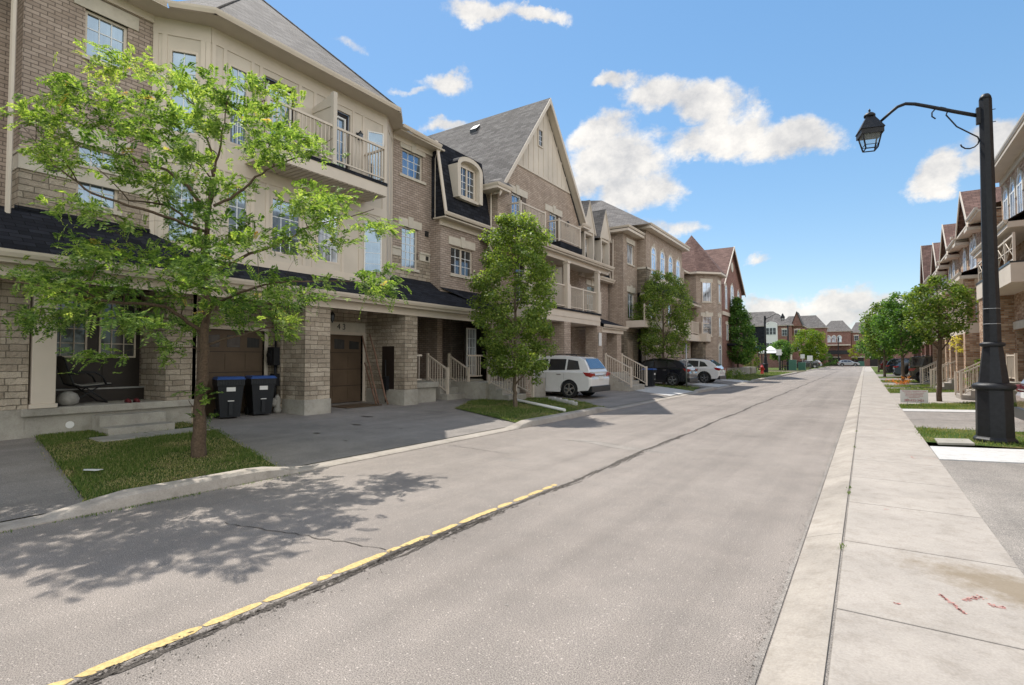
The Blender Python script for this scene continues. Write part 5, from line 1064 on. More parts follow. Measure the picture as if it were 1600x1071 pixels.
broad_tree('tree', 'pale green tree leaning over the sidewalk behind the dense green tree', (1.5, 62, .1), 7.0, 2.2, 1.7, 60, 7500, 'leafo', .2, .15, .1, 7, 'young street trees', 'oval', .75)
broad_tree('tree', 'farthest tree of the right-hand row, low against the road end', (1.4, 84, .1), 7.2, 1.8, 2.1, 50, 5500, 'leafm', .26, .2, .1, 8, 'young street trees', 'oval', .9)
broad_tree('tree', 'bright yellow-green round tree at the far side street corner', (-8.5, 112, .05), 7.2, 1.8, 2.9, 60, 9000, 'leafy', .26, .2, .1, 9, None, 'ball', .95)
broad_tree('bush', 'small dark shrub beside the distant silver car', (-7.9, 150, .05), 3.2, .2, 1.9, 20, 2500, 'leafm', .22, .18, .05, 10, None, 'ball', .8, cat='bush')
broad_tree('small_tree', 'little orange-yellow tree in front of the far end houses', (-2.4, 169, .05), 5.4, 1.8, 1.2, 16, 1500, 'leafy', .22, .18, .06, 11, None, 'ball', .6, rndb=(.6, 1))
broad_tree('small_tree', 'small leafy tree in front of the canopy porch at the side street', (-11.4, 95.5, .05), 4.6, 1.8, 1.6, 30, 3500, 'leafm', .25, .2, .07, 12, None, 'ball', .8)
broad_tree('shrub', 'light yellow-green shrub beside the distant left lamp post', (-11.2, 67, .05), 4.0, .4, .9, 20, 2200, 'leafy', .16, .12, .04, 13, None, 'oval', .5, cat='bush')
broad_tree('shrub', 'leafy plants behind the right-hand step railing', (4.3, 31.0, .1), 1.7, .1, .6, 14, 1500, 'leafy', .12, .08, .02, 14, None, 'ball', .4, cat='bush')
broad_tree('flower_pot', 'cluster of yellow flowers above the step railing on the right', (3.75, 33.2, 1.9), 1.0, .1, .38, 10, 260, 'flower', .10, .08, .015, 15, None, 'ball', .26, cat='flowers')
broad_tree('flower_bed', 'low bed of yellow and orange flowers under the tree by the olive off-roader', (1.95, 43.2, .1), .3, .05, .7, 12, 420, 'fred', .08, .07, .01, 16, None, 'ball', .25, cat='flowers')
broad_tree('flower_bed', 'low flowers and shrubs at the corner by the third white car', (-9.0, 45.6, .15), .7, .05, 1.0, 16, 1200, 'leafo', .1, .08, .01, 17, None, 'ball', .35, cat='flowers')

# ---- grass blades on the nearer lawns
def inpoly(p, P):
    r = False; j = len(P) - 1
    for i in range(len(P)):
        if (P[i][1] > p[1]) != (P[j][1] > p[1]) and p[0] < (P[j][0] - P[i][0]) * (p[1] - P[i][1]) / (P[j][1] - P[i][1]) + P[i][0]: r = not r
        j = i
    return r
def grass(polys, n, hh, zf):
    C, D, Wd, L_, W2, Rn = [], [], [], [], [], []
    xs = [p[0] for q in polys for p in q]; ys = [p[1] for q in polys for p in q]; a = 0
    while len(C) < n and a < n * 40:
        a += 1; x, y = rg.uniform(min(xs), max(xs)), rg.uniform(min(ys), max(ys))
        if not any(inpoly((x, y), q) for q in polys): continue
        if -12.3 < x < -11.5 and 3.9 < y < 5.95: continue
        dens = math.sin(x * 2.1 + math.sin(y * 1.7)) * math.sin(y * 1.9 + 1) + math.sin(x * 5.3) * .3; dry = dens > .12 or (x + 9.03) ** 2 + (y - 4.41) ** 2 < .35
        if dry and rg.random() < .45: continue
        h = hh * rg.uniform(.5, 1.3) * (.7 if dry else 1); d = Vector((rg.gauss(0, .45), rg.gauss(0, .45), 1)).normalized(); g = rg.uniform(0, 6.28)
        x += rg.gauss(0, .05); y += rg.gauss(0, .05); C.append((x, y, zf(x) + h * .42)); D.append(tuple(d)); Wd.append((math.cos(g), math.sin(g), 0)); L_.append(h); W2.append(rg.uniform(.007, .013)); Rn.append(rg.uniform(.55, 1) if dry and rg.random() < .7 else rg.betavariate(2, 3))
    return [np.array(v) for v in (C, D, Wd, L_, W2, Rn)]
for nm, polys, n, hh, zf in (('grass', [GR['a']], 34000, .055, lambda x: gz(x) + .02), ('grass', [GR['b']], 20000, .07, lambda x: gz(x) + .02), ('grass', [GR['c'], GR['d']], 9000, .12, lambda x: gz(x) + .02),
                             ('grass', GRR[:2], 17000, .07, lambda x: .095), ('grass', GRR[2:5], 8000, .11, lambda x: .095)):
    G_ = grass(polys, n, hh, zf); G_[4] = G_[4] * (1 if hh < .08 else 2); o = leaves(nm, *G_[:5], M['blade'], None, G_[5]); o['kind'] = 'stuff'
# weeds in the kerb joint
C = []; 
for k in range(110):
    y = rg.choice([2.63, 5.37, 7.6, 7.9, 11.6, 14.2, 19, 24]) + rg.gauss(0, .04); C.append((-.195 + rg.gauss(0, .012), y, .11))
for k in range(330):
    y = rg.uniform(1.6, 4.9) + rg.gauss(0, .03); C.append((-7.05 + abs(rg.gauss(0, .03)), y if rg.random() < .5 else rg.choice([2.35, 2.9, 3.3]) + rg.gauss(0, .12), .02))
C = np.array(C); n = len(C); o = leaves('weeds', C, unit(RNG.normal(size=(n, 3)) * .5 + [0, 0, 1]), unit(RNG.normal(size=(n, 3)) * [1, 1, .1]), RNG.uniform(.02, .05, n), RNG.uniform(.005, .012, n), M['blade'], None, RNG.random(n) * .6); o['kind'] = 'stuff'

# ================================================================== CARS
def arcpts(cx, cz, r, a0, a1, n=9): return [(cx + r * math.cos(R(a0 + (a1 - a0) * k / n)), cz + r * math.sin(R(a0 + (a1 - a0) * k / n))) for k in range(n + 1)]
CARS = dict(
 suv=dict(L=4.85, w=.95, wr=.37, ax=(.98, 3.85), low=[(.10, .34), (.0, .52), (-.02, .80), (.07, 1.0), (.10, 1.10)], hood=[(3.55, 1.14), (4.3, 1.04), (4.7, .86), (4.84, .62), (4.80, .36)],
          cab=[(.06, 1.06), (.18, 1.30), (.36, 1.56), (.62, 1.70), (1.5, 1.77), (2.3, 1.74), (2.75, 1.64), (3.65, 1.10)], win=[[(.52, 1.18), (.66, 1.53), (1.12, 1.60), (1.12, 1.16)], [(1.2, 1.16), (1.2, 1.61), (1.98, 1.62), (1.98, 1.14)], [(2.06, 1.14), (2.06, 1.62), (2.55, 1.57), (3.2, 1.14)]]),
 low=dict(L=4.8, w=.95, wr=.37, ax=(.98, 3.85), low=[(.10, .34), (.0, .50), (-.02, .78), (.05, .98), (.12, 1.08)], hood=[(3.6, 1.1), (4.35, .98), (4.7, .82), (4.82, .6), (4.78, .36)],
          cab=[(.10, 1.04), (.30, 1.30), (.62, 1.52), (1.1, 1.63), (1.8, 1.68), (2.4, 1.64), (2.8, 1.55), (3.75, 1.06)], win=[[(.75, 1.16), (.98, 1.42), (1.3, 1.52), (1.3, 1.13)], [(1.38, 1.13), (1.38, 1.53), (2.08, 1.56), (2.08, 1.11)], [(2.16, 1.11), (2.16, 1.55), (2.6, 1.49), (3.3, 1.11)]]),
 jeep=dict(L=4.5, w=.93, wr=.42, ax=(.78, 3.65), low=[(.06, .52), (.0, .60), (.0, .9), (.02, 1.05), (.03, 1.12)], hood=[(3.0, 1.16), (4.1, 1.10), (4.3, 1.05), (4.32, .7), (4.3, .5)],
          cab=[(.02, 1.10), (.05, 1.35), (.08, 1.60), (.15, 1.83), (1.2, 1.87), (2.2, 1.86), (2.55, 1.80), (2.95, 1.14)], win=[[(.18, 1.22), (.2, 1.70), (1.05, 1.72), (1.05, 1.22)], [(1.18, 1.22), (1.18, 1.72), (1.85, 1.72), (1.85, 1.22)], [(1.95, 1.22), (1.95, 1.72), (2.4, 1.70), (2.7, 1.22)]]),
)
def car(label, loc, rot, pm, kind='suv', group=None, name='parked_car', cat='car'):
    K = CARS[kind]; t = thing(name, label, cat, loc, group); w = K['w']; ra = K['wr'] + .05; P_ = lambda b, n, m, par=t, **k: b.build(n, m, par, local=True, **k)
    a0, a1 = K['ax']; cz = K['wr']; zs = .30 if kind != 'jeep' else .50
    g = lambda: None
    th = math.degrees(math.asin(max(-1, (zs - cz) / ra)))
    out = list(K['low']) + [(.5, K['hood'][0][1] - .01)] + K['hood'] + arcpts(a1, cz, ra, th, 180 - th) + arcpts(a0, cz, ra, th, 180 - th)
    zc = .72; mb = MB(); secs = [(-w, .07), (-w + .035, .02), (-w + .10, 0), (w - .10, 0), (w - .035, .02), (w, .07)]; L_ = K['L']; n = len(out); V = []
    for y, ins in secs:
        for (x, z) in out:
            ix = ins * 1.3 * (1 if x < L_ / 2 else -1) if (x < .3 or x > L_ - .5) else 0; iz = -ins if z > .9 else 0; V.append((x + ix, y + 0 * iz, z + iz))
    F_ = []
    for s in range(len(secs) - 1):
        for k in range(n): k2 = (k + 1) % n; F_.append((s * n + k, s * n + k2, (s + 1) * n + k2, (s + 1) * n + k))
    F_.append(tuple(range(n))); F_.append(tuple((len(secs) - 1) * n + k for k in range(n))[::-1]); mb.mesh(V, F_)
    P_(mb, 'body', M[pm], bevel=.018, recalc=True)
    hw = lambda z: w - .05 - max(0, z - 1.06) * (.34 if kind != 'jeep' else .12); cab = K['cab']; n = len(cab); mb = MB()
    V = [(x, -hw(z), z) for x, z in cab] + [(x, hw(z), z) for x, z in cab]; mb.mesh(V, [tuple(range(n)), tuple(range(n, 2 * n))[::-1]] + [(k, (k + 1) % n, n + (k + 1) % n, n + k) for k in range(n)]); cb = P_(mb, 'cabin', M[pm], bevel=.03, recalc=True)
    for sg in (-1, 1):
        mb = MB()
        for q in K['win']: mb.poly([(x, sg * (hw(z) + .006), z) for x, z in q])
        P_(mb, 'side_windows', M['carglass'], cb)
    def slope(i, j, name, ins=.12):
        (x0, z0), (x1, z1) = cab[i], cab[j]; t0, t1 = ins, 1 - ins * .7; mb = MB(); A = (x0 + (x1 - x0) * t0, z0 + (z1 - z0) * t0); B = (x0 + (x1 - x0) * t1, z0 + (z1 - z0) * t1); d = Vector((x1 - x0, 0, z1 - z0)).normalized(); nn = Vector((-d.z, 0, d.x)) * .012
        if nn.z < 0: nn = -nn
        mb.poly([(A[0] + nn.x, -hw(A[1]) + .1, A[1] + nn.z), (A[0] + nn.x, hw(A[1]) - .1, A[1] + nn.z), (B[0] + nn.x, hw(B[1]) - .1, B[1] + nn.z), (B[0] + nn.x, -hw(B[1]) + .1, B[1] + nn.z)]); P_(mb, name, M['carglass'], cb)
    slope(1, 2, 'rear_window', -.35 if kind != 'jeep' else 0); slope(7, 6, 'windscreen')
    for sg in (-1, 1):   # tail lights wrap round the corners
        mb = MB(); y0, y1 = sg * (w - .32), sg * (w - .005); z0, z1 = (.86, 1.05) if kind != 'jeep' else (.80, 1.02)
        if kind == 'jeep': y0 = sg * (w - .18)
        mb.prism([(-.045, y0, z0 + .06), (-.045, y0, z1 - .02), (.02, y0, z1), (.05, y0, z0)], (0, (y1 - y0) * .85, 0)); mb.prism([(.0, y1 - sg * .06, z0 + .02), (.0, y1 - sg * .06, z1), (.36, y1 - sg * .06, z1 + .03), (.22, y1 - sg * .06, z0 + .06)], (0, sg * .072, 0)); P_(mb, 'tail_light', M['tail'], bevel=.008)
        mb = MB(); mb.box(L_ - .32, L_ - .04, *sorted((sg * (w - .42), sg * (w - .06))), .72, .86); P_(mb, 'headlight', M['glass'])
        mb = MB(); mb.box(2.95, 3.12, *sorted((sg * w, sg * (w + .17))), 1.08, 1.22); P_(mb, 'mirror', M[pm], bevel=.02)
        mb = MB()
        for x in (1.45, 2.4): mb.box(x - .1, x + .1, *sorted((sg * (w - .02), sg * (w + .025))), .97, 1.0)
        P_(mb, 'door_handles', M['chrome'])
        mb = MB(); mb.tube([(.75, sg * (hw(1.7) - .05), cab[3][1] + .03), (.9, sg * (hw(1.7) - .05), cab[4][1] + .05), (2.2, sg * (hw(1.7) - .05), cab[5][1] + .05), (2.5, sg * (hw(1.7) - .05), cab[6][1] + .05)], .015, 6); P_(mb, 'roof_rail', M['black'])
        for ax in (a0, a1):
            r = K['wr']; yo = sg * (w - .005); yi = sg * (w - .24); mb = MB()
            def ring(rad, y): return [(ax + rad * math.cos(2 * math.pi * k / 28), y, cz + rad * math.sin(2 * math.pi * k / 28)) for k in range(28)]
            rs = [(r * .66, yo - sg * .01), (r * .9, yo), (r, yo - sg * .03), (r, yi + sg * .03), (r * .9, yi), (r * .5, yi)]; V = sum([ring(a, b) for a, b in rs], []); Fq = [(i * 28 + k, i * 28 + (k + 1) % 28, (i + 1) * 28 + (k + 1) % 28, (i + 1) * 28 + k) for i in range(5) for k in range(28)]
            mb.mesh(V, Fq + [tuple(5 * 28 + k for k in range(28))], sm=True); wh = P_(mb, 'wheel', M['rubber'])
            mb = MB(); yr = yo - sg * .02; mb.mesh(ring(r * .68, yr) + ring(r * .60, yr - sg * .0) + ring(r * .58, yr - sg * .1), [(i * 28 + k, i * 28 + (k + 1) % 28, (i + 1) * 28 + (k + 1) % 28, (i + 1) * 28 + k) for i in range(2) for k in range(28)])
            for k in range(5):
                g0 = 2 * math.pi * k / 5 + .3
                for dg in (-.13, .13): 
                    a = g0 + dg; c, s = math.cos(a), math.sin(a); mb.box8([(ax + r * .1 * c - .018 * s, yr - sg * .03, cz + r * .1 * s + .018 * c), (ax + r * .1 * c + .018 * s, yr - sg * .03, cz + r * .1 * s - .018 * c), (ax + r * .62 * c + .014 * s, yr - sg * .01, cz + r * .62 * s - .014 * c), (ax + r * .62 * c - .014 * s, yr - sg * .01, cz + r * .62 * s + .014 * c),
                             (ax + r * .1 * c - .018 * s, yr - sg * .0, cz + r * .1 * s + .018 * c), (ax + r * .1 * c + .018 * s, yr - sg * .0, cz + r * .1 * s - .018 * c), (ax + r * .62 * c + .014 * s, yr + sg * .012, cz + r * .62 * s - .014 * c), (ax + r * .62 * c - .014 * s, yr + sg * .012, cz + r * .62 * s + .014 * c)])
            mb.tube([(ax, yr - sg * .03, cz), (ax, yr + sg * .012, cz)], r * .17, 12, sm=False); P_(mb, 'rim', M['chrome'] if kind != 'jeep' else M['metal'], wh)
            mb = MB(); mb.tube([(ax, yr - sg * .11, cz), (ax, yr - sg * .1, cz)], r * .62, 20, sm=False); P_(mb, 'brake_disc', M['black'], wh)
        mb = MB()   # black arch edging and sill
        for ax in (a0, a1):
            q = arcpts(ax, cz, ra + .05, th, 180 - th, 12); p2 = arcpts(ax, cz, ra - .01, th, 180 - th, 12)
            for k in range(12): mb.prism([(q[k][0], sg * (w - .03), q[k][1]), (q[k + 1][0], sg * (w - .03), q[k + 1][1]), (p2[k + 1][0], sg * (w - .03), p2[k + 1][1]), (p2[k][0], sg * (w - .03), p2[k][1])], (0, sg * (.036 if kind != 'jeep' else .11), 0))
        mb.box(a0 + ra, a1 - ra, *sorted((sg * (w - .05), sg * (w + .004))), zs - .04, zs + .08); P_(mb, 'arch_trim', M[pm] if kind == 'suv' and pm == 'carwhite' else M['black'])
        mb = MB(); mb.box(1.22, 1.226, *sorted((sg * (w - .03), sg * (w + .002))), .42, 1.02); mb.box(2.06, 2.066, *sorted((sg * (w - .03), sg * (w + .002))), .40, 1.04); mb.box(3.02, 3.026, *sorted((sg * (w - .03), sg * (w + .002))), .42, 1.04); P_(mb, 'door_gaps', M['black'])
    mb = MB(); mb.box(-.05, .45, -w + .03, w - .03, .27, .52); mb.box(L_ - .4, L_ + .0, -w + .05, w - .05, .26, .42); mb.box(a0 + .1, a1 - .1, -w + .2, w - .2, .22, .5); P_(mb, 'bumper', M['black'], bevel=.02)
    mb = MB(); mb.box(-.055 if kind != 'jeep' else -.03, .02, -.16, .16, .78, .9); P_(mb, 'number_plate', M['white'])
    mb = MB(); mb.box(.1, .14, -.45, .45, 1.0, 1.02); mb.box(-.035, .03, -.55, .55, .94, .965); P_(mb, 'tailgate_trim', M['chrome' if kind != 'jeep' else 'black'])
    if kind == 'jeep':
        mb = MB(); mb.tube([(-.02, 0, 1.02), (-.06, 0, 1.02), (-.22, 0, 1.02), (-.26, 0, 1.02)], [.36, .40, .40, .36], 28); sp = P_(mb, 'spare_wheel', M['rubber']); mb = MB(); mb.tube([(-.262, 0, 1.02), (-.275, 0, 1.02)], .22, 20); P_(mb, 'rim', M['metal'], sp)
    t.rotation_euler.z = rot; t.rotation_euler.y = 0
    return t
CG = 'cars parked in the driveways'
car('white SUV parked beside the brick piers under the covered balcony', (-9.15, 20.4, .12), R(180), 'carwhite', 'suv', CG)
car('glossy black SUV parked behind the round street tree', (-8.7, 32.9, .1), R(180), 'carblack', 'low', CG)
car('white SUV with long side windows, third car down the left side', (-8.15, 38.2, .1), R(180), 'carwhite', 'low', CG)
car('olive green boxy off-roader with spare wheel on the right side', (2.55, 47.2, .08), 0, 'carolive', 'jeep', CG, 'parked_offroader')
car('dark maroon SUV at the right edge of the picture, behind the lamp post', (2.98, 16.35, .06), 0, 'carred', 'suv', CG)
car('dark hatchback parked beyond the olive off-roader', (2.15, 60.0, .08), 0, 'carblue', 'low', CG)
car('black car with bright red tail light near the far trees', (1.7, 67, .08), 0, 'carblack', 'suv', CG)
car('small maroon car, farthest on the right side', (1.6, 88, .08), 0, 'carred', 'low', CG)
car('silver estate car parked across the far end of the road', (-6.0, 161, .02), 0, 'carsilver', 'low', CG)
car('dark car parked left of the far corner, nearest the yellow-green tree', (-7.9, 124, .04), R(200), 'carblack', 'low', CG)
car('pale car parked just beyond the dark one at the far corner', (-7.9, 131, .04), R(195), 'carsilver', 'low', CG)

# ================================================================== STREET LAMPS
def lamp(label, loc, s, mirror=1):
    t = thing('street_lamp', label, 'street lamp', loc, 'ornamental street lamps'); x, y, z = loc; a8 = math.pi / 8
    mb = MB(); mb.lathe(loc, [(.345, -.02), (.345, .07), (.315, .10), (.30, .12), (.288, 1.02), (.288, 1.04)], 8, sm=False, rot=a8); mb.build('base', M['lampblk'], t, bevel=.012)
    mb = MB(); mb.lathe(loc, [(.28, 1.03), (.325, 1.05), (.34, 1.09), (.325, 1.135), (.25, 1.17)], 24); mb.lathe(loc, [(.14, 1.87), (.19, 1.89), (.20, 1.92), (.19, 1.95), (.14, 1.97)], 24); mb.build('collar', M['lampblk'], t)
    mb = MB(); mb.lathe(loc, [(.245, 1.13), (.155, 1.90)], 8, sm=False, rot=a8); mb.build('tapered_shaft', M['lampblk'], t)
    mb = MB(); mb.lathe(loc, [(.142, 1.94), (.128, 3.2), (.104, 6.80), (.104, 6.82)], 8, sm=False, rot=a8); mb.lathe(loc, [(.102, 6.82), (.09, 6.88), (.06, 6.93), (.01, 6.95)], 16); mb.build('pole', M['lampblk'], t)
    mb = MB()
    for zz, tl in ((2.32, .0), (2.62, .0)): mb.lathe(loc, [(.142, zz), (.145, zz + .006), (.142, zz + .012)], 8, rot=a8, sm=False)
    mb.build('metal_strap', M['metal'], t)
    ax = -1 * mirror; mb = MB(); P = [(x + ax * .10, y, z + 6.52), (x + ax * .5, y, z + 6.72), (x + ax * .9, y, z + 6.93), (x + ax * 1.12, y, z + 7.04), (x + ax * 1.28, y, z + 7.09), (x + ax * 1.42, y, z + 7.06), (x + ax * 1.54, y, z + 6.97), (x + ax * 1.72, y, z + 6.82)]
    mb.tube(P, [.037, .036, .035, .034, .033, .032, .030, .028], 10); arm = mb.build('arm', M['lampblk'], t)
    mb = MB(); mb.box(x + ax * .115 - .03, x + ax * .115 + .03, y - .06, y + .06, z + 6.36, z + 6.68)
    mb.tube([(x + .09, y, z + 6.6), (x + .15, y, z + 6.6)], .008, 5); mb.tube([(x + .09, y, z + 6.35), (x + .15, y, z + 6.35)], .008, 5); mb.build('bracket', M['lampblk'], arm)
    mb = MB()
    C1 = [(x + ax * (.72 + .13 * math.cos(R(g))), y, z + 6.74 + .12 * math.sin(R(g))) for g in (-60, -20, 20, 60, 100, 140, 180, 215)]
    C2 = [(x + ax * (.255 + .145 * math.cos(R(g))), y, z + 6.03 + .14 * math.sin(R(g))) for g in (115, 150, 180, 210, 240, 270, 300, 330, 350)]
    mb.tube(C1 + [(x + ax * .45, y, z + 6.39)] + C2, .014, 7); mb.build('scroll', M['lampblk'], arm)
    hx, hy, hz = x + ax * 1.92, y, z + 6.60; hd = MB(); hd.lathe((hx, hy, hz), [(.30, -.06), (.30, .04), (.325, .05), (.105, .36), (.10, .37)], 4, sm=False, rot=math.pi / 4 + .25); hd.lathe((hx, hy, hz), [(.10, .36), (.11, .37), (.11, .41), (.07, .45), (.025, .46), (.018, .49), (.026, .51), (.005, .55)], 12)
    lh = hd.build('lantern', M['lampblk'], t)
    fr = MB(); r4 = math.pi / 4 + .25
    for k in range(4):
        g = r4 + k * math.pi / 2; g2 = g + math.pi / 2; A = (hx + .262 * math.cos(g), hy + .262 * math.sin(g), hz); B = (hx + .158 * math.cos(g), hy + .158 * math.sin(g), hz - .36); B2 = (hx + .158 * math.cos(g2), hy + .158 * math.sin(g2), hz - .36)
        fr.tube([A, B], .016, 5); fr.tube([B, B2], .014, 5); m1 = .18; fr.tube([(hx + m1 * math.cos(g), hy + m1 * math.sin(g), hz - .28), (hx + m1 * math.cos(g2), hy + m1 * math.sin(g2), hz - .28)], .008, 5)
    fr.build('lantern_frame', M['lampblk'], lh); pn = MB(); pn.lathe((hx, hy, hz - .28), [(.178, 0), (.257, .27)], 4, sm=False, rot=r4)
    pn.f = pn.f[:-2]; pn.m = pn.m[:-2]; pn.sm = pn.sm[:-2]; pn.build('lantern_pane', M['clear'], lh)
    if s != 1: t.scale = (s, s, s)
    return t
mt, nt, N, L, b = nodes('lantern glass'); tr = N.new('ShaderNodeBsdfTransparent'); tr.inputs[0].default_value = (.92, .95, .95, 1); mx = N.new('ShaderNodeMixShader'); mx.inputs[0].default_value = .85
b.inputs['Roughness'].default_value = .1; b.inputs['Base Color'].default_value = (.7, .75, .75, 1); L.new(b.outputs[0], mx.inputs[1]); L.new(tr.outputs[0], mx.inputs[2]); L.new(mx.outputs[0], N['Material Output'].inputs[0]); M['clear'] = mt
lamp('tall black street lamp with octagonal base standing on the right verge, nearest the camera', (2.09, 13.98, .08), 1)
lamp('distant black street lamp at the left corner, its arm reaching right', (-10.0, 70, .08), 1.0, -1)
for lab, x, y, h in (('far black lamp post behind the side street sign', -10.4, 96.5, 7.3), ('farthest black lamp post by the silver estate car', -6.1, 169, 8.0)):
    t = thing('lamp_post', lab, 'lamp post', (x, y, 0)); mb = MB(); mb.lathe((x, y, 0), [(.3, 0), (.28, 1.2), (.2, 1.3), (.14, 2), (.11, h)], 8, sm=False); mb.build('pole', M['lampblk'], t); mb = MB(); mb.box(x - 1.2, x, y - .04, y + .04, h - .15, h - .07); mb.build('arm', M['lampblk'], t)

# ================================================================== SMALL THINGS
def bin_(label, x, y, z, rot=0, group=None, dark=False):
    t = thing('wheeled_bin', label, 'bin', (x, y, z), group); b8 = lambda x0, x1, y0, y1, X0, X1, Y0, Y1, z0, z1: [(x0, y0, z0), (x1, y0, z0), (x1, y1, z0), (x0, y1, z0), (X0, Y0, z1), (X1, Y0, z1), (X1, Y1, z1), (X0, Y1, z1)]
    mb = MB(); mb.box8(b8(-.24, .24, -.22, .22, -.34, .30, -.29, .29, .06, .84)); mb.box(-.37, .32, -.31, .31, .84, .99); mb.box(.302, .31, -.045, .045, .12, .5); mb.box(.24, .27, -.10, .10, .48, .6)
    for k in range(9): y0 = -.24 + .06 * k; mb.box(.318, .328, y0 - .012, y0 + .012, .86, .98)
    mb.build('body', M['plastic'], t, local=True, bevel=.015)
    mb = MB(); mb.box8(b8(-.36, .35, -.33, .33, -.30, .30, -.28, .28, .99, 1.06)); mb.tube([(-.42, -.26, .97), (-.42, .26, .97)], .02, 8); mb.build('lid', M['blue'], t, local=True, bevel=.012)
    for sg in (-1, 1): mb = MB(); mb.tube([(-.24, sg * .22, .12), (-.24, sg * .27, .12)], .12, 16); mb.build('wheel', M['rubber'], t, local=True)
    mb = MB(); mb.box(.302, .312, -.10, .10, .70, .80); mb.box(.30, .315, -.07, .07, .455, .475); mb.build('sticker', M['white'], t, local=True)
    t.rotation_euler.z = rot; return t
bin_('left one of two black wheeled bins with blue lids by the garage', -13.35, 7.22, .22, R(-18), 'wheeled bins with blue lids')
bin_('right one of two black wheeled bins with blue lids by the garage', -13.4, 8.08, .22, R(-14), 'wheeled bins with blue lids')
bin_('dark wheeled bin with blue lid beside the front of the black SUV', -10.2, 29.4, .15, 0, 'wheeled bins with blue lids')
# bench chair on the porch
t = thing('patio_chair', 'reclining sling chair with curved arms on the nearest porch', 'chair', (-13.75, 4.35, .78)); Y0 = 4.35
def q(x, y, z): return (-13.75 + x, 4.35 + y, .78 + z)
mb = MB()
for x in (-.27, .27):
    mb.tube([q(x, -.42, .98), q(x, -.24, .42), q(x, -.1, .36), q(x, .42, .40)], .016, 7); mb.tube([q(x, -.33, .62), q(x, -.1, .66), q(x, .12, .66), q(x, .26, .56), q(x, .32, .40)], .02, 7); mb.tube([q(x, -.05, .36), q(x, .35, .02)], .014, 6); mb.tube([q(x, .2, .36), q(x, -.3, .02)], .014, 6)
mb.tube([q(-.27, .35, .02), q(.27, .35, .02)], .014, 6); mb.tube([q(-.27, -.3, .02), q(.27, -.3, .02)], .014, 6); mb.build('frame', M['lampblk'], t)
mb = MB(); pf = [(-.43, .98), (-.25, .43), (-.1, .37), (.42, .41)]
for a, b in zip(pf[:-1], pf[1:]): mb.box8([q(-.25, a[0], a[1]), q(.25, a[0], a[1]), q(.25, b[0], b[1]), q(-.25, b[0], b[1]), q(-.25, a[0], a[1] + .02), q(.25, a[0], a[1] + .02), q(.25, b[0], b[1] + .02), q(-.25, b[0], b[1] + .02)])
mb.build('sling', M['cushion'], t)
mb = MB(); mb.box(-13.45, -13.33, 3.93, 4.1, .78, .785); c = (-13.4, 4.0, .78); mb = MB(); mb.lathe(c, [(.10, .0), (.17, .05), (.185, .14), (.15, .23), (.06, .28), (.02, .285)], 16); o = mb.build('grey_bag', M['bag']); tag(o, 'rounded grey bag on the porch floor beside the beige column', 'bag')
mb = MB()
for dy in (0, .16): mb.tube([(-13.3, 4.98 + dy, .80), (-13.22, 4.98 + dy, .83), (-13.1, 4.98 + dy, .80)], [.04, .045, .03], 8)
o = mb.build('pair_of_shoes', [plain('shoe red', (.10, .012, .015), .6)]); tag(o, 'dark red shoes on the edge of the nearest porch', 'shoes')
# leaning poles
for i, (a, b, lab) in enumerate((((-12.9, 12.15, .26), (-13.6, 12.0, 2.55), 'longest wooden pole leaning beside the garage numbered 43'), ((-13.15, 12.0, .28), (-13.85, 11.9, 2.5), 'middle wooden pole leaning beside the garage numbered 43'), ((-13.1, 11.85, .28), (-13.95, 12.1, 1.6), 'shortest wooden pole leaning beside the garage numbered 43'))):
    mb = MB(); n = 9; A, B = Vector(a), Vector(b); mb.tube([A.lerp(B, k / n) + Vector((rg.gauss(0, .008), rg.gauss(0, .008), 0)) for k in range(n + 1)], [.032 - .008 * k / n for k in range(n + 1)], 7); o = mb.build('wooden_pole', M['wood']); tag(o, lab, 'pole', 'wooden poles beside the garage')
mb = MB(); mb.lathe((-13.45, 8.62, .25), [(.10, 0), (.115, .08), (.07, .2), (.09, .3), (.075, .42), (.03, .5)], 11); mb.lathe((-13.42, 8.5, .42), [(.03, 0), (.09, .06), (.075, .16), (.02, .24)], 9); o = mb.build('crumpled_sack', M['bag']); tag(o, 'crumpled pale sack standing under the electricity meter', 'sack')
mb = MB(); mb.box(-13.95, -13.0, 10.6, 12.0, .24, .262); o = mb.build('doormat', M['gdoor']); tag(o, 'dark mat lying in front of the garage numbered 43', 'mat')
mb = MB(); blob(-8.9, 2.95, .16, .06, gz(-8.9) + .085, mb, 12, .5, .4); o = mb.build('litter', M['white']); tag(o, 'scrap of white paper on the nearest lawn', 'litter')
# white edging stones round the tree bed
for k in range(9):
    x, y = -10.1 + .2 * k, 17.9 - .14 * k; mb = MB(); mb.box(x - .085, x + .085, y - .06, y + .06, gz(x) - .02, gz(x) + .14 + .02 * (k % 2)); o = mb.build('edging_stone', M['newconc'], bevel=.02); tag(o, 'white edging stone, %s of nine beside the drain pipe' % ('leftmost', 'second from left', 'third from left', 'fourth from left', 'middle one', 'fourth from right', 'third from right', 'second from right', 'rightmost')[k], 'edging stone', 'white edging stones beside the white SUV')
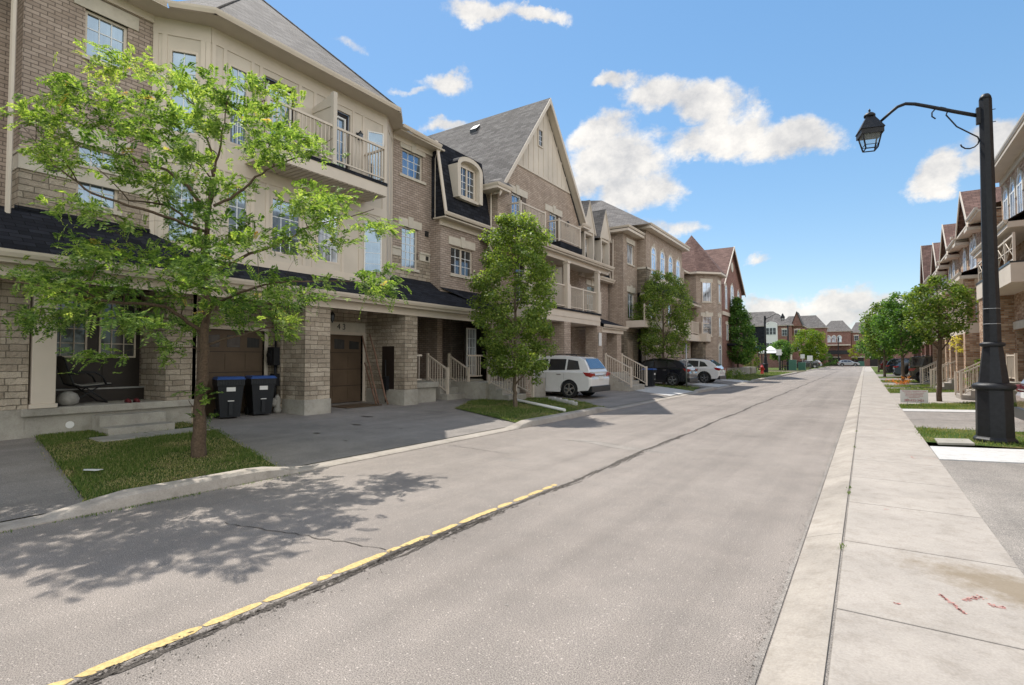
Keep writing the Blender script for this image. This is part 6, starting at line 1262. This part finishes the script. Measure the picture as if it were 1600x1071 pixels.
# downspout runoff blocks done; yard sign
t = thing('yard_sign', 'small white yard sign with red printed lines at the sidewalk edge', 'sign', (1.38, 22.9, .1)); Fs = Fr(.98, 22.9, 1, .12); mb = MB(); mb.fbox(Fs, 0, .78, .22, .66, -.006, .006); mb.build('panel', M['white'], t)
mb = MB(); mb.tube([Fs.P(.2, 0.05, 0), Fs.P(.2, .4, 0)], .008, 5); mb.tube([Fs.P(.58, .05, 0), Fs.P(.58, .4, 0)], .008, 5); mb.build('stake', M['metal'], t)
def text(body, size, F, s, z, d, mat, parent, name='sign_text', align='CENTER', ext=.001):
    cu = bpy.data.curves.new(name, 'FONT'); cu.body = body; cu.size = size; cu.extrude = ext; cu.align_x = align; tmp = bpy.data.objects.new('tmp', cu); COL.objects.link(tmp); bpy.context.view_layer.update()
    me = bpy.data.meshes.new_from_object(tmp); bpy.data.objects.remove(tmp); p = Vector(F.P(s, z, d)) - (root_loc(parent) if parent else Vector()); mt4 = Matrix(((F.t[0], 0, F.n[0], p.x), (F.t[1], 0, F.n[1], p.y), (0, 1, 0, p.z), (0, 0, 0, 1)))
    me.transform(mt4); me.materials.clear(); me.materials.append(mat); o = bpy.data.objects.new(name, me); COL.objects.link(o); o.parent = parent; return o
M['ink'] = plain('sign red ink', (.42, .03, .04), .6, .05, 5)
text('MILLENIUM CONSTRUCTION', .052, Fs, .39, .60, .009, M['ink'], t, ext=.002)
for k, s in enumerate(('CONCRETE, INTERLOCKING', 'DRIVEWAYS, BASEMENTS', 'ROOFING, DECKS, FENCES', 'FREE ESTIMATES')): text(s, .042, Fs, .39, .54 - .05 * k, .009, M['ink'], t)
text('289-622-2421', .10, Fs, .39, .27, .009, M['ink'], t, ext=.002)
mb = MB(); mb.box8([(1.12, 12.9, .09), (1.68, 13.15, .09), (1.68, 13.85, .09), (1.12, 13.6, .09), (1.12, 12.9, .135), (1.68, 13.15, .135), (1.68, 13.85, .135), (1.12, 13.6, .135)]); o = mb.build('utility_cover', M['conc'], bevel=.008); tag(o, 'flat grey concrete cover in the grass beside the lamp post', 'utility cover')
# hydrant, far left corner
t = thing('fire_hydrant', 'red fire hydrant on the left corner lawn', 'hydrant', (-9.5, 64.0, .1)); c = (-9.5, 64.0, .1)
mb = MB(); mb.lathe(c, [(.22, 0), (.22, .06), (.16, .08), (.16, .72), (.2, .74), (.2, .80), (.16, .83), (.11, .95), (.04, 1.0), (.04, 1.06)], 14); mb.build('body', M['hyd'], t)
for s_ in (-1, 1): mb = MB(); mb.tube([(c[0] + s_ * .14, c[1], .68), (c[0] + s_ * .28, c[1], .68)], .07, 10); mb.build('outlet', M['hyd'], t)
# side street corner furniture
def gbox(lab, x, y, w, d, h): 
    t = thing('utility_box', lab, 'utility box', (x, y, .05)); mb = MB(); mb.box(x - w / 2, x + w / 2, y - d / 2, y + d / 2, .05, h); mb.build('cabinet', M['green'], t, bevel=.03); mb = MB(); mb.box(x - w / 2 - .05, x + w / 2 + .05, y - d / 2 - .05, y + d / 2 + .05, .0, .1); mb.build('plinth', M['conc'], t)
gbox('pale green utility cabinet at the side street corner', -9.3, 91.6, 1.0, .8, 1.7); gbox('darker green box right of the pale utility cabinet', -8.3, 94.5, 1.0, .8, 1.3); gbox('small green box beside the distant silver estate car', -.9, 162.5, 1.3, .9, 1.3)
def post_sign(lab, x, y, h, w, hh, mat='white'):
    t = thing('street_sign', lab, 'sign', (x, y, .05)); mb = MB(); mb.tube([(x, y, 0), (x, y, h)], .04, 8); mb.build('post', M['metal'], t); mb = MB(); mb.box(x - w / 2, x + w / 2, y - .06, y - .03, h - hh, h); mb.build('panel', M[mat], t)
post_sign('tall blank white sign on a post before the canopy porch', -11.1, 91.0, 3.3, .75, .9); post_sign('small sign between green box and yellow-green tree', -8.5, 98, 2.6, .6, .7); post_sign('pale sign under the yellow-green tree', -7.7, 101, 2.4, .8, .9); post_sign('small pale sign right of the yellow-green tree', -7.6, 117, 3.0, .6, .7)
post_sign('thin grey pole with no panel behind the round street tree', -8.55, 30.9, 2.6, .05, .05, 'metal')
t = thing('street_sign', 'blue and red banner on the left lamp corner', 'sign', (-10.9, 70, 0)); mb = MB(); mb.tube([(-11.0, 70, 0), (-11.0, 70, 4.2)], .04, 8); mb.build('post', M['metal'], t); mb = MB(); mb.box(-11.3, -10.5, 69.95, 70, 2.9, 3.25); mb.box(-11.3, -10.6, 69.93, 70, 2.7, 2.9, 1); mb.build('banner', [M['blue'], M['hyd']], t)
t = thing('picnic_table', 'light green picnic table near the green utility cabinet', 'table', (-10.5, 93, .05)); mb = MB(); mb.box(-11.3, -9.8, 92.6, 93.4, .75, .8); mb.build('top', M['leafy'], t); mb = MB(); mb.tube([(-10.5, 93, 0), (-10.5, 93, .75)], .1, 8); mb.build('leg', M['black'], t)
for i, (x, y, lab) in enumerate(((-15.2, 89.4, 'left white bicycle'), )): pass
t = thing('canopy', 'white pitched garden canopy in front of the distant red brick houses', 'canopy', (-12.6, 93.5, 0)); mb = MB(); mb.lathe((-12.6, 93.5, 2.7), [(2.3, 0), (2.3, .12), (1.2, .45), (1.2, .6), (.1, 1.2)], 4, sm=False, rot=math.pi / 4); mb.build('roof', M['white'], t)
for sx in (-1.5, 1.5):
    for sy in (-1.5, 1.5): mb = MB(); mb.box(-12.6 + sx - .08, -12.6 + sx + .08, 93.5 + sy - .08, 93.5 + sy + .08, 0, 2.7); mb.build('post', M['black'], t)
t = thing('fence', 'black iron fence behind the green boxes at the far corner', 'fence', (-9.5, 99, 0)); mb = MB()
for k in range(46): mb.box(-11.5 + .09 * k, -11.475 + .09 * k, 100, 100.03, 0, 1.5)
mb.box(-11.5, -7.4, 99.99, 100.02, 1.35, 1.42); mb.box(-11.5, -7.4, 99.99, 100.02, .15, .22); mb.build('bars', M['black'], t)
t = thing('bench', 'low dark red bench end by the left corner lawn', 'bench', (-11.2, 48.5, .2)); mb = MB(); mb.box(-12.4, -10.3, 48.3, 48.5, .75, .95); mb.build('rail', M['hyd'], t); mb = MB(); mb.box(-10.4, -10.1, 48.25, 48.55, .1, .95); mb.build('post', M['trim'], t)

# ================================================================== HOUSES, RIGHT
HR = 'terraced houses along the right side of the road'
def F_(x): return FR(x)   # s = -Y
r1 = thing('townhouse', 'nearest right-hand brick house with lattice balcony and white arched top windows', 'house', (5, 24, 0), HR)
XR = 5.0; F = FR(XR); y0, y1 = 12.0, 30.6; mb = MB(); wallp(mb, F, -y1, -y0, 0, 9.4, [(-28.6, -27.0, 0.1, 2.9)], .3); wallp(mb, Fr(XR, y1, 1, 0), 0, 6, 0, 9.4); mb.build('wall', M['brickm'], r1)
mb = MB(); mb.fbox(F, -y1, -y0, 6.9, 7.05, 0, .05); mb.fbox(F, -y1, -y0, 9.15, 9.4, 0, .05); mb.fbox(F, -28.8, -26.8, 2.9, 3.2, 0, .06); mb.build('trim_board', M['cast'], r1)
for y in (29.6, 28.4, 27.2, 26.0): archwindow(F, -y - .4, -y + .4, 7.05, 8.35, r1, 'glassc')
mb = MB(); mb.box(XR - .55, XR + .2, y0, y1 + .2, 9.4, 9.5); mb.build('soffit', M['soffit'], r1); gutter([(XR - .62, y1 + .2, 9.66), (XR - .62, y0, 9.66)], r1)
roofmesh([[(XR - .5, y0, 9.6), (XR - .5, y1 + .2, 9.6), (XR + 5, y1 - 3, 12.6), (XR + 5, y0, 12.6)], [(XR - .5, y1 + .2, 9.6), (XR + 5, y1 + .2, 9.6), (XR + 5, y1 - 3, 12.6)]], r1)
mb = MB(); mb.box(XR - .95, XR, 24, y1 + .1, 6.15, 6.35); mb.build('canopy_soffit', M['trim'], r1); roofmesh([[(XR - 1.0, 24, 6.38), (XR - 1.0, y1 + .2, 6.38), (XR, y1 - .8, 7.0), (XR, 24, 7.0)]], r1, 'shgrey', 'canopy_roof'); gutter([(XR - 1.05, y1 + .2, 6.42), (XR - 1.05, 24, 6.42)], r1)
mb = MB(); mb.box(XR - .9, XR, 24, y1, 4.3, 4.95); mb.build('balcony_floor', M['trim'], r1); mb = MB(); mb.box(XR - .92, XR, 24, y1 + .02, 4.95, 5.02); mb.build('balcony_edge', M['black'], r1)
xrail(FR(XR - .8), -y1 + .1, -24, 5.05, r1)
mb = MB(); mb.box(XR - .85, XR - .7, 28.9, 29.05, 5.0, 6.2); mb.build('column', M['trim'], r1)
mb = MB(); mb.box(XR - .85, XR, 28.9, 30.5, 0, 4.3); mb.build('brick_pier', M['brickm'], r1)
railing(FR(XR - .3), -28.5, -27.1, .9, 1.0, r1); mb = MB(); mb.box(XR - .6, XR + .2, 26.8, 29.9, 0, .85); mb.build('porch_base', M['conc'], r1)
steps(FR(XR - .6), -29.6, -28.0, .08, .85, 0, 4, r1, .3, 'walk'); railing(Fr(XR - .6, 28.05, -1, 0), 0, 1.2, .9, .95, r1, z0b=.2); railing(Fr(XR - .6, 29.55, -1, 0), 0, 1.2, .9, .95, r1, z0b=.2)
mb = MB(); wallp(mb, FR(XR + .35), -28.6, -27.0, 0, 3); mb.build('front_door', M['door'], r1)
def rhouse(y0, y1, label, zp=10.9, ze=7.6, brick='brickm', yp=None, xr=4.75):
    t = thing('townhouse', label, 'house', (xr, (y0 + y1) / 2, 0), HR); F = FR(xr); yp = yp or (y0 + y1) / 2
    mb = MB(); wallp(mb, F, -y1, -y0, 0, ze); mb.poly([F.P(-yp - 1.8, ze), F.P(-yp + 1.8, ze), F.P(-yp, zp - .3)]); wallp(mb, Fr(xr, y1, 1, 0), 0, 6, 0, ze); wallp(mb, FY(y0), xr, xr + 6, 0, ze); mb.build('wall', M[brick], t)
    xo = xr - .5
    roofmesh([[(xo, yp, zp), (xr + 6, yp, zp), (xr + 6, yp - 2.2, ze - .2), (xo, yp - 2.2, ze - .2)], [(xo, yp, zp), (xr + 6, yp, zp), (xr + 6, yp + 2.2, ze - .2), (xo, yp + 2.2, ze - .2)], [(xr - .4, y0, ze + .1), (xr - .4, y1, ze + .1), (xr + 5, y1, zp - .4), (xr + 5, y0, zp - .4)]], t, 'shbrown')
    mb = MB()
    for sg in (-1, 1): mb.box8([(xo - .05, yp + sg * 2.2, ze - .38), (xo, yp + sg * 2.2, ze - .38), (xo, yp, zp - .2), (xo - .05, yp, zp - .2), (xo - .05, yp + sg * 2.2, ze - .18), (xo, yp + sg * 2.2, ze - .18), (xo, yp, zp + .03), (xo - .05, yp, zp + .03)])
    mb.box(xo, xr + .3, y0, y1, ze - .05, ze + .05); mb.box(xo - .1, xr, yp - 2.5, yp - 1.6, ze - .4, ze - .25); mb.box(xo - .1, xr, yp + 1.6, yp + 2.5, ze - .4, ze - .25); mb.build('soffit', M['trim'], t)
    gutter([(xo - .12, y1, ze + .15), (xo - .12, yp + 2.2, ze + .15)], t); gutter([(xo - .12, yp - 2.2, ze + .15), (xo - .12, y0, ze + .15)], t)
    for a in (y0 + .6, yp - .6, y1 - 1.6): archwindow(F, -a - 1.0, -a, ze - 1.9, ze - .9, t, 'glassc')
    mb = MB(); mb.box(xr - 1.15, xr, y0 + .3, y1 - .5, 5.35, 5.5); mb.build('canopy_soffit', M['trim'], t); gutter([(xr - 1.2, y1 - .5, 5.66), (xr - 1.2, y0 + .3, 5.66)], t); roofmesh([[(xr - 1.15, y0 + .3, 5.62), (xr - 1.15, y1 - .5, 5.62), (xr, y1 - .5, 6.0), (xr, y0 + .3, 6.0)]], t, 'shbrown', 'canopy_roof')
    mb = MB(); mb.box(xr - 1.0, xr, y0 + .4, y1 - .6, 2.9, 3.35); mb.build('balcony_floor', M['trim'], t); railing(FR(xr - .95), -(y1 - .7), -(y0 + .5), 3.4, 1.0, t, step=.25, mid=(-(y0 + y1) / 2,))
    each('brick_pier', M[brick], t, [b_ for y in (y0 + .7, (y0 + y1) / 2, y1 - 1) for b_ in ((xr - 1.0, xr - .45, y - .28, y + .28, 0, 2.9), (xr - .95, xr - .6, y - .18, y + .18, 3.35, 5.35))])
    for a in (y0 + 1.5, y1 - 2.6): window(F, -a - 1.1, -a, .9, 2.6, t, 2, 2, dep=-.01, pane='glassd'); window(F, -a - 1.1, -a, 3.6, 5.2, t, 2, 2, dep=-.01, pane='glassd')
    yc = y0 + 5.2; mb = MB(); mb.box(xr - .45, xr, yc - .6, yc + 1.6, 0, .95); mb.build('porch_base', M['conc'], t, bevel=.012); steps(FR(xr - .45), -yc - 1.4, -yc + .3, .08, .9, 0, 4, t, .3, 'walk')
    railing(Fr(xr - .45, yc - .25, -1, 0), 0, 1.3, .95, .95, t, z0b=.2); railing(Fr(xr - .45, yc + 1.35, -1, 0), 0, 1.3, .95, .95, t, z0b=.2); return t
rhouse(30.8, 37.5, 'brown gabled brick house just left of the lamp post, second on the right', 10.4, 8.3, yp=35.6)
rhouse(37.6, 46, 'third right-hand house, lower brown gable beyond the second', 10.3, 8.2, yp=43.2)
rhouse(46.2, 55, 'fourth right-hand house, red brick, half hidden by the slim tree', 10.2, 8.0, 'brickr', yp=49)
rhouse(56, 68, 'fifth right-hand house with large plain brown roof end', 12.3, 8.4, 'brickr', yp=62, xr=5.0)
rhouse(70, 84, 'farthest right-hand house, hidden behind the tree row', 11.3, 8.4, 'brickr', yp=77, xr=6)

# ================================================================== FAR HOUSES
HF = 'red brick houses beyond the side street'
def far(x0, x1, y, label, zw=7.6, zr=10.4, bay=(), ends=True, arches=(), wins=(), dep=9, hip=2.2, front=None, garages=()):
    t = thing('townhouse', label, 'house', ((x0 + x1) / 2, y, 0), HF); F = FY(y); mb = MB(); mb.box(x0, x1, y, y + dep, 0, zw); mb.build('wall', M['brickr'], t)
    e = .4; a, b, c, d = (x0 - e, y - e, zw), (x1 + e, y - e, zw), (x1 + e, y + dep, zw), (x0 - e, y + dep, zw); m0, m1 = (x0 + hip, y + dep / 2, zr), (x1 - hip, y + dep / 2, zr)
    roofmesh([[a, b, m1, m0], [b, c, m1], [c, d, m0, m1], [d, a, m0]], t, 'shgrey'); mb = MB(); mb.box(x0 - e, x1 + e, y - e, y, zw - .12, zw - .02); mb.box(x1, x1 + e, y, y + dep, zw - .12, zw - .02); mb.build('soffit', M['trim'], t)
    for (s, zz) in wins: window(F, s - .5, s + .5, zz, zz + 1.4, t, 2, 2, dep=-.03, frame='muntin', pane='glassd'); lintel(F, s - .5, s + .5, zz + 1.4, t, .25)
    for s in arches: archwindow(F, s - .5, s + .5, 6.6, 7.9, t)
    for s0, s1 in bay:
        mb = MB(); mb.box(s0, s1, y - .7, y, 3.2, 9.2); mb.fprism(Fr(0, y - .7, 1, 0), [(s0, 9.2), (s1, 9.2), (s1 - .3, 9.6), ((s0 + s1) / 2, 9.85), (s0 + .3, 9.6)], -.7, 0); mb.build('bay', M['white'], t)
        for s in (s0 + .55, (s0 + s1) / 2, s1 - .55):
            for zz in (3.8, 7.0): window(FY(y - .7), s - .33, s + .33, zz, zz + 1.5, t, 1, 2, dep=-.02, frame='muntin', pane='glassd')
    for g in garages: mb = MB(); mb.box(g - 1.4, g + 1.4, y - .05, y, 0, 2.3); mb.build('garage_door', M['door'], t); mb = MB(); mb.box(g - 1.6, g + 1.6, y - .09, y, 2.3, 2.6); mb.build('lintel', M['cast'], t)
    return t
t = far(-27, -12.8, 125, 'distant red brick house with a pale curved bay and grey roof', 9.0, 12.4, bay=((-17.8, -15.4),), wins=((-14.1, 6.7), (-14.1, 3.7)), hip=4)
mb = MB(); mb.poly([(-27, 124.6, 3.6), (-18, 124.6, 3.6), (-18, 124.8, 9.0), (-27, 124.8, 9.0)]); mb.build('mansard_roof', M['shblack'], t)
mb = MB(); mb.box(-15.0, -12.6, 123, 125, 3.2, 3.5); mb.build('porch_roof', M['shblack'], t); each('porch_post', M['trim'], t, [(-14.9, -14.6, 123.1, 123.4, 0, 3.2), (-12.9, -12.6, 123.1, 123.4, 0, 3.2)])
t = far(-12.75, -11.0, 126.5, 'narrow distant house with a small pointed red gable', 8.9, 9.9, wins=((-11.9, 6.6), (-11.9, 3.6)), hip=.3)
mb = MB(); mb.prism([(-12.9, 126.0, 8.8), (-10.9, 126.0, 8.8), (-11.9, 126.0, 11.6)], (0, 4, 0)); mb.build('gable', M['brickr'], t); roofmesh([[(-13.1, 125.8, 8.6), (-11.9, 125.8, 11.9), (-11.9, 131, 11.9), (-13.1, 131, 8.6)], [(-10.7, 125.8, 8.6), (-11.9, 125.8, 11.9), (-11.9, 131, 11.9), (-10.7, 131, 8.6)]], t)
far(-18.5, -8.0, 150, 'distant house behind the yellow-green tree, with two arched top windows', 9.6, 12.9, arches=(-11.6, -10.0), wins=((-11.5, 3.4), (-9.9, 3.4), (-15, 6.8)), hip=2.2, dep=7)
t = far(-10.0, -3.2, 172, 'hip-roofed house across the far end with three arched windows', 9.6, 12.8, arches=(-8.5, -7.2, -5.9), wins=(), garages=(-7.2,), hip=2)
mb = MB(); mb.box(-10, -3.3, 170.4, 172, 5.6, 5.9); mb.build('balcony_canopy', M['trim'], t); mb = MB(); mb.box(-9.6, -3.6, 170.6, 170.8, 3.2, 4.3); mb.build('railing', M['black'], t)
far(-3.1, 12, 173, 'flat-fronted house across the far end, right of the hip-roofed one', 9.2, 12.2, wins=((-2.0, 6.9), (.4, 6.9), (-2.0, 3.8), (.4, 3.8), (3, 6.9), (3, 3.8)), garages=(-1.8, 2.4), hip=1)
far(-30, -10.1, 173, 'distant brick house seen low behind the shrub at the road end', 9.0, 12.2, wins=((-12.4, 6.4), (-10.9, 6.4), (-15, 6.4)), hip=1)
far(-60, -28, 127, 'long red brick row far left along the side street', 8.8, 12.3, wins=((-32, 6.4), (-35, 6.4), (-32, 3.4)), hip=3)
far(12.5, 34, 173, 'brick house far right across the road end, hidden by trees', 9.0, 12.2, wins=((20, 6.4),), hip=3)
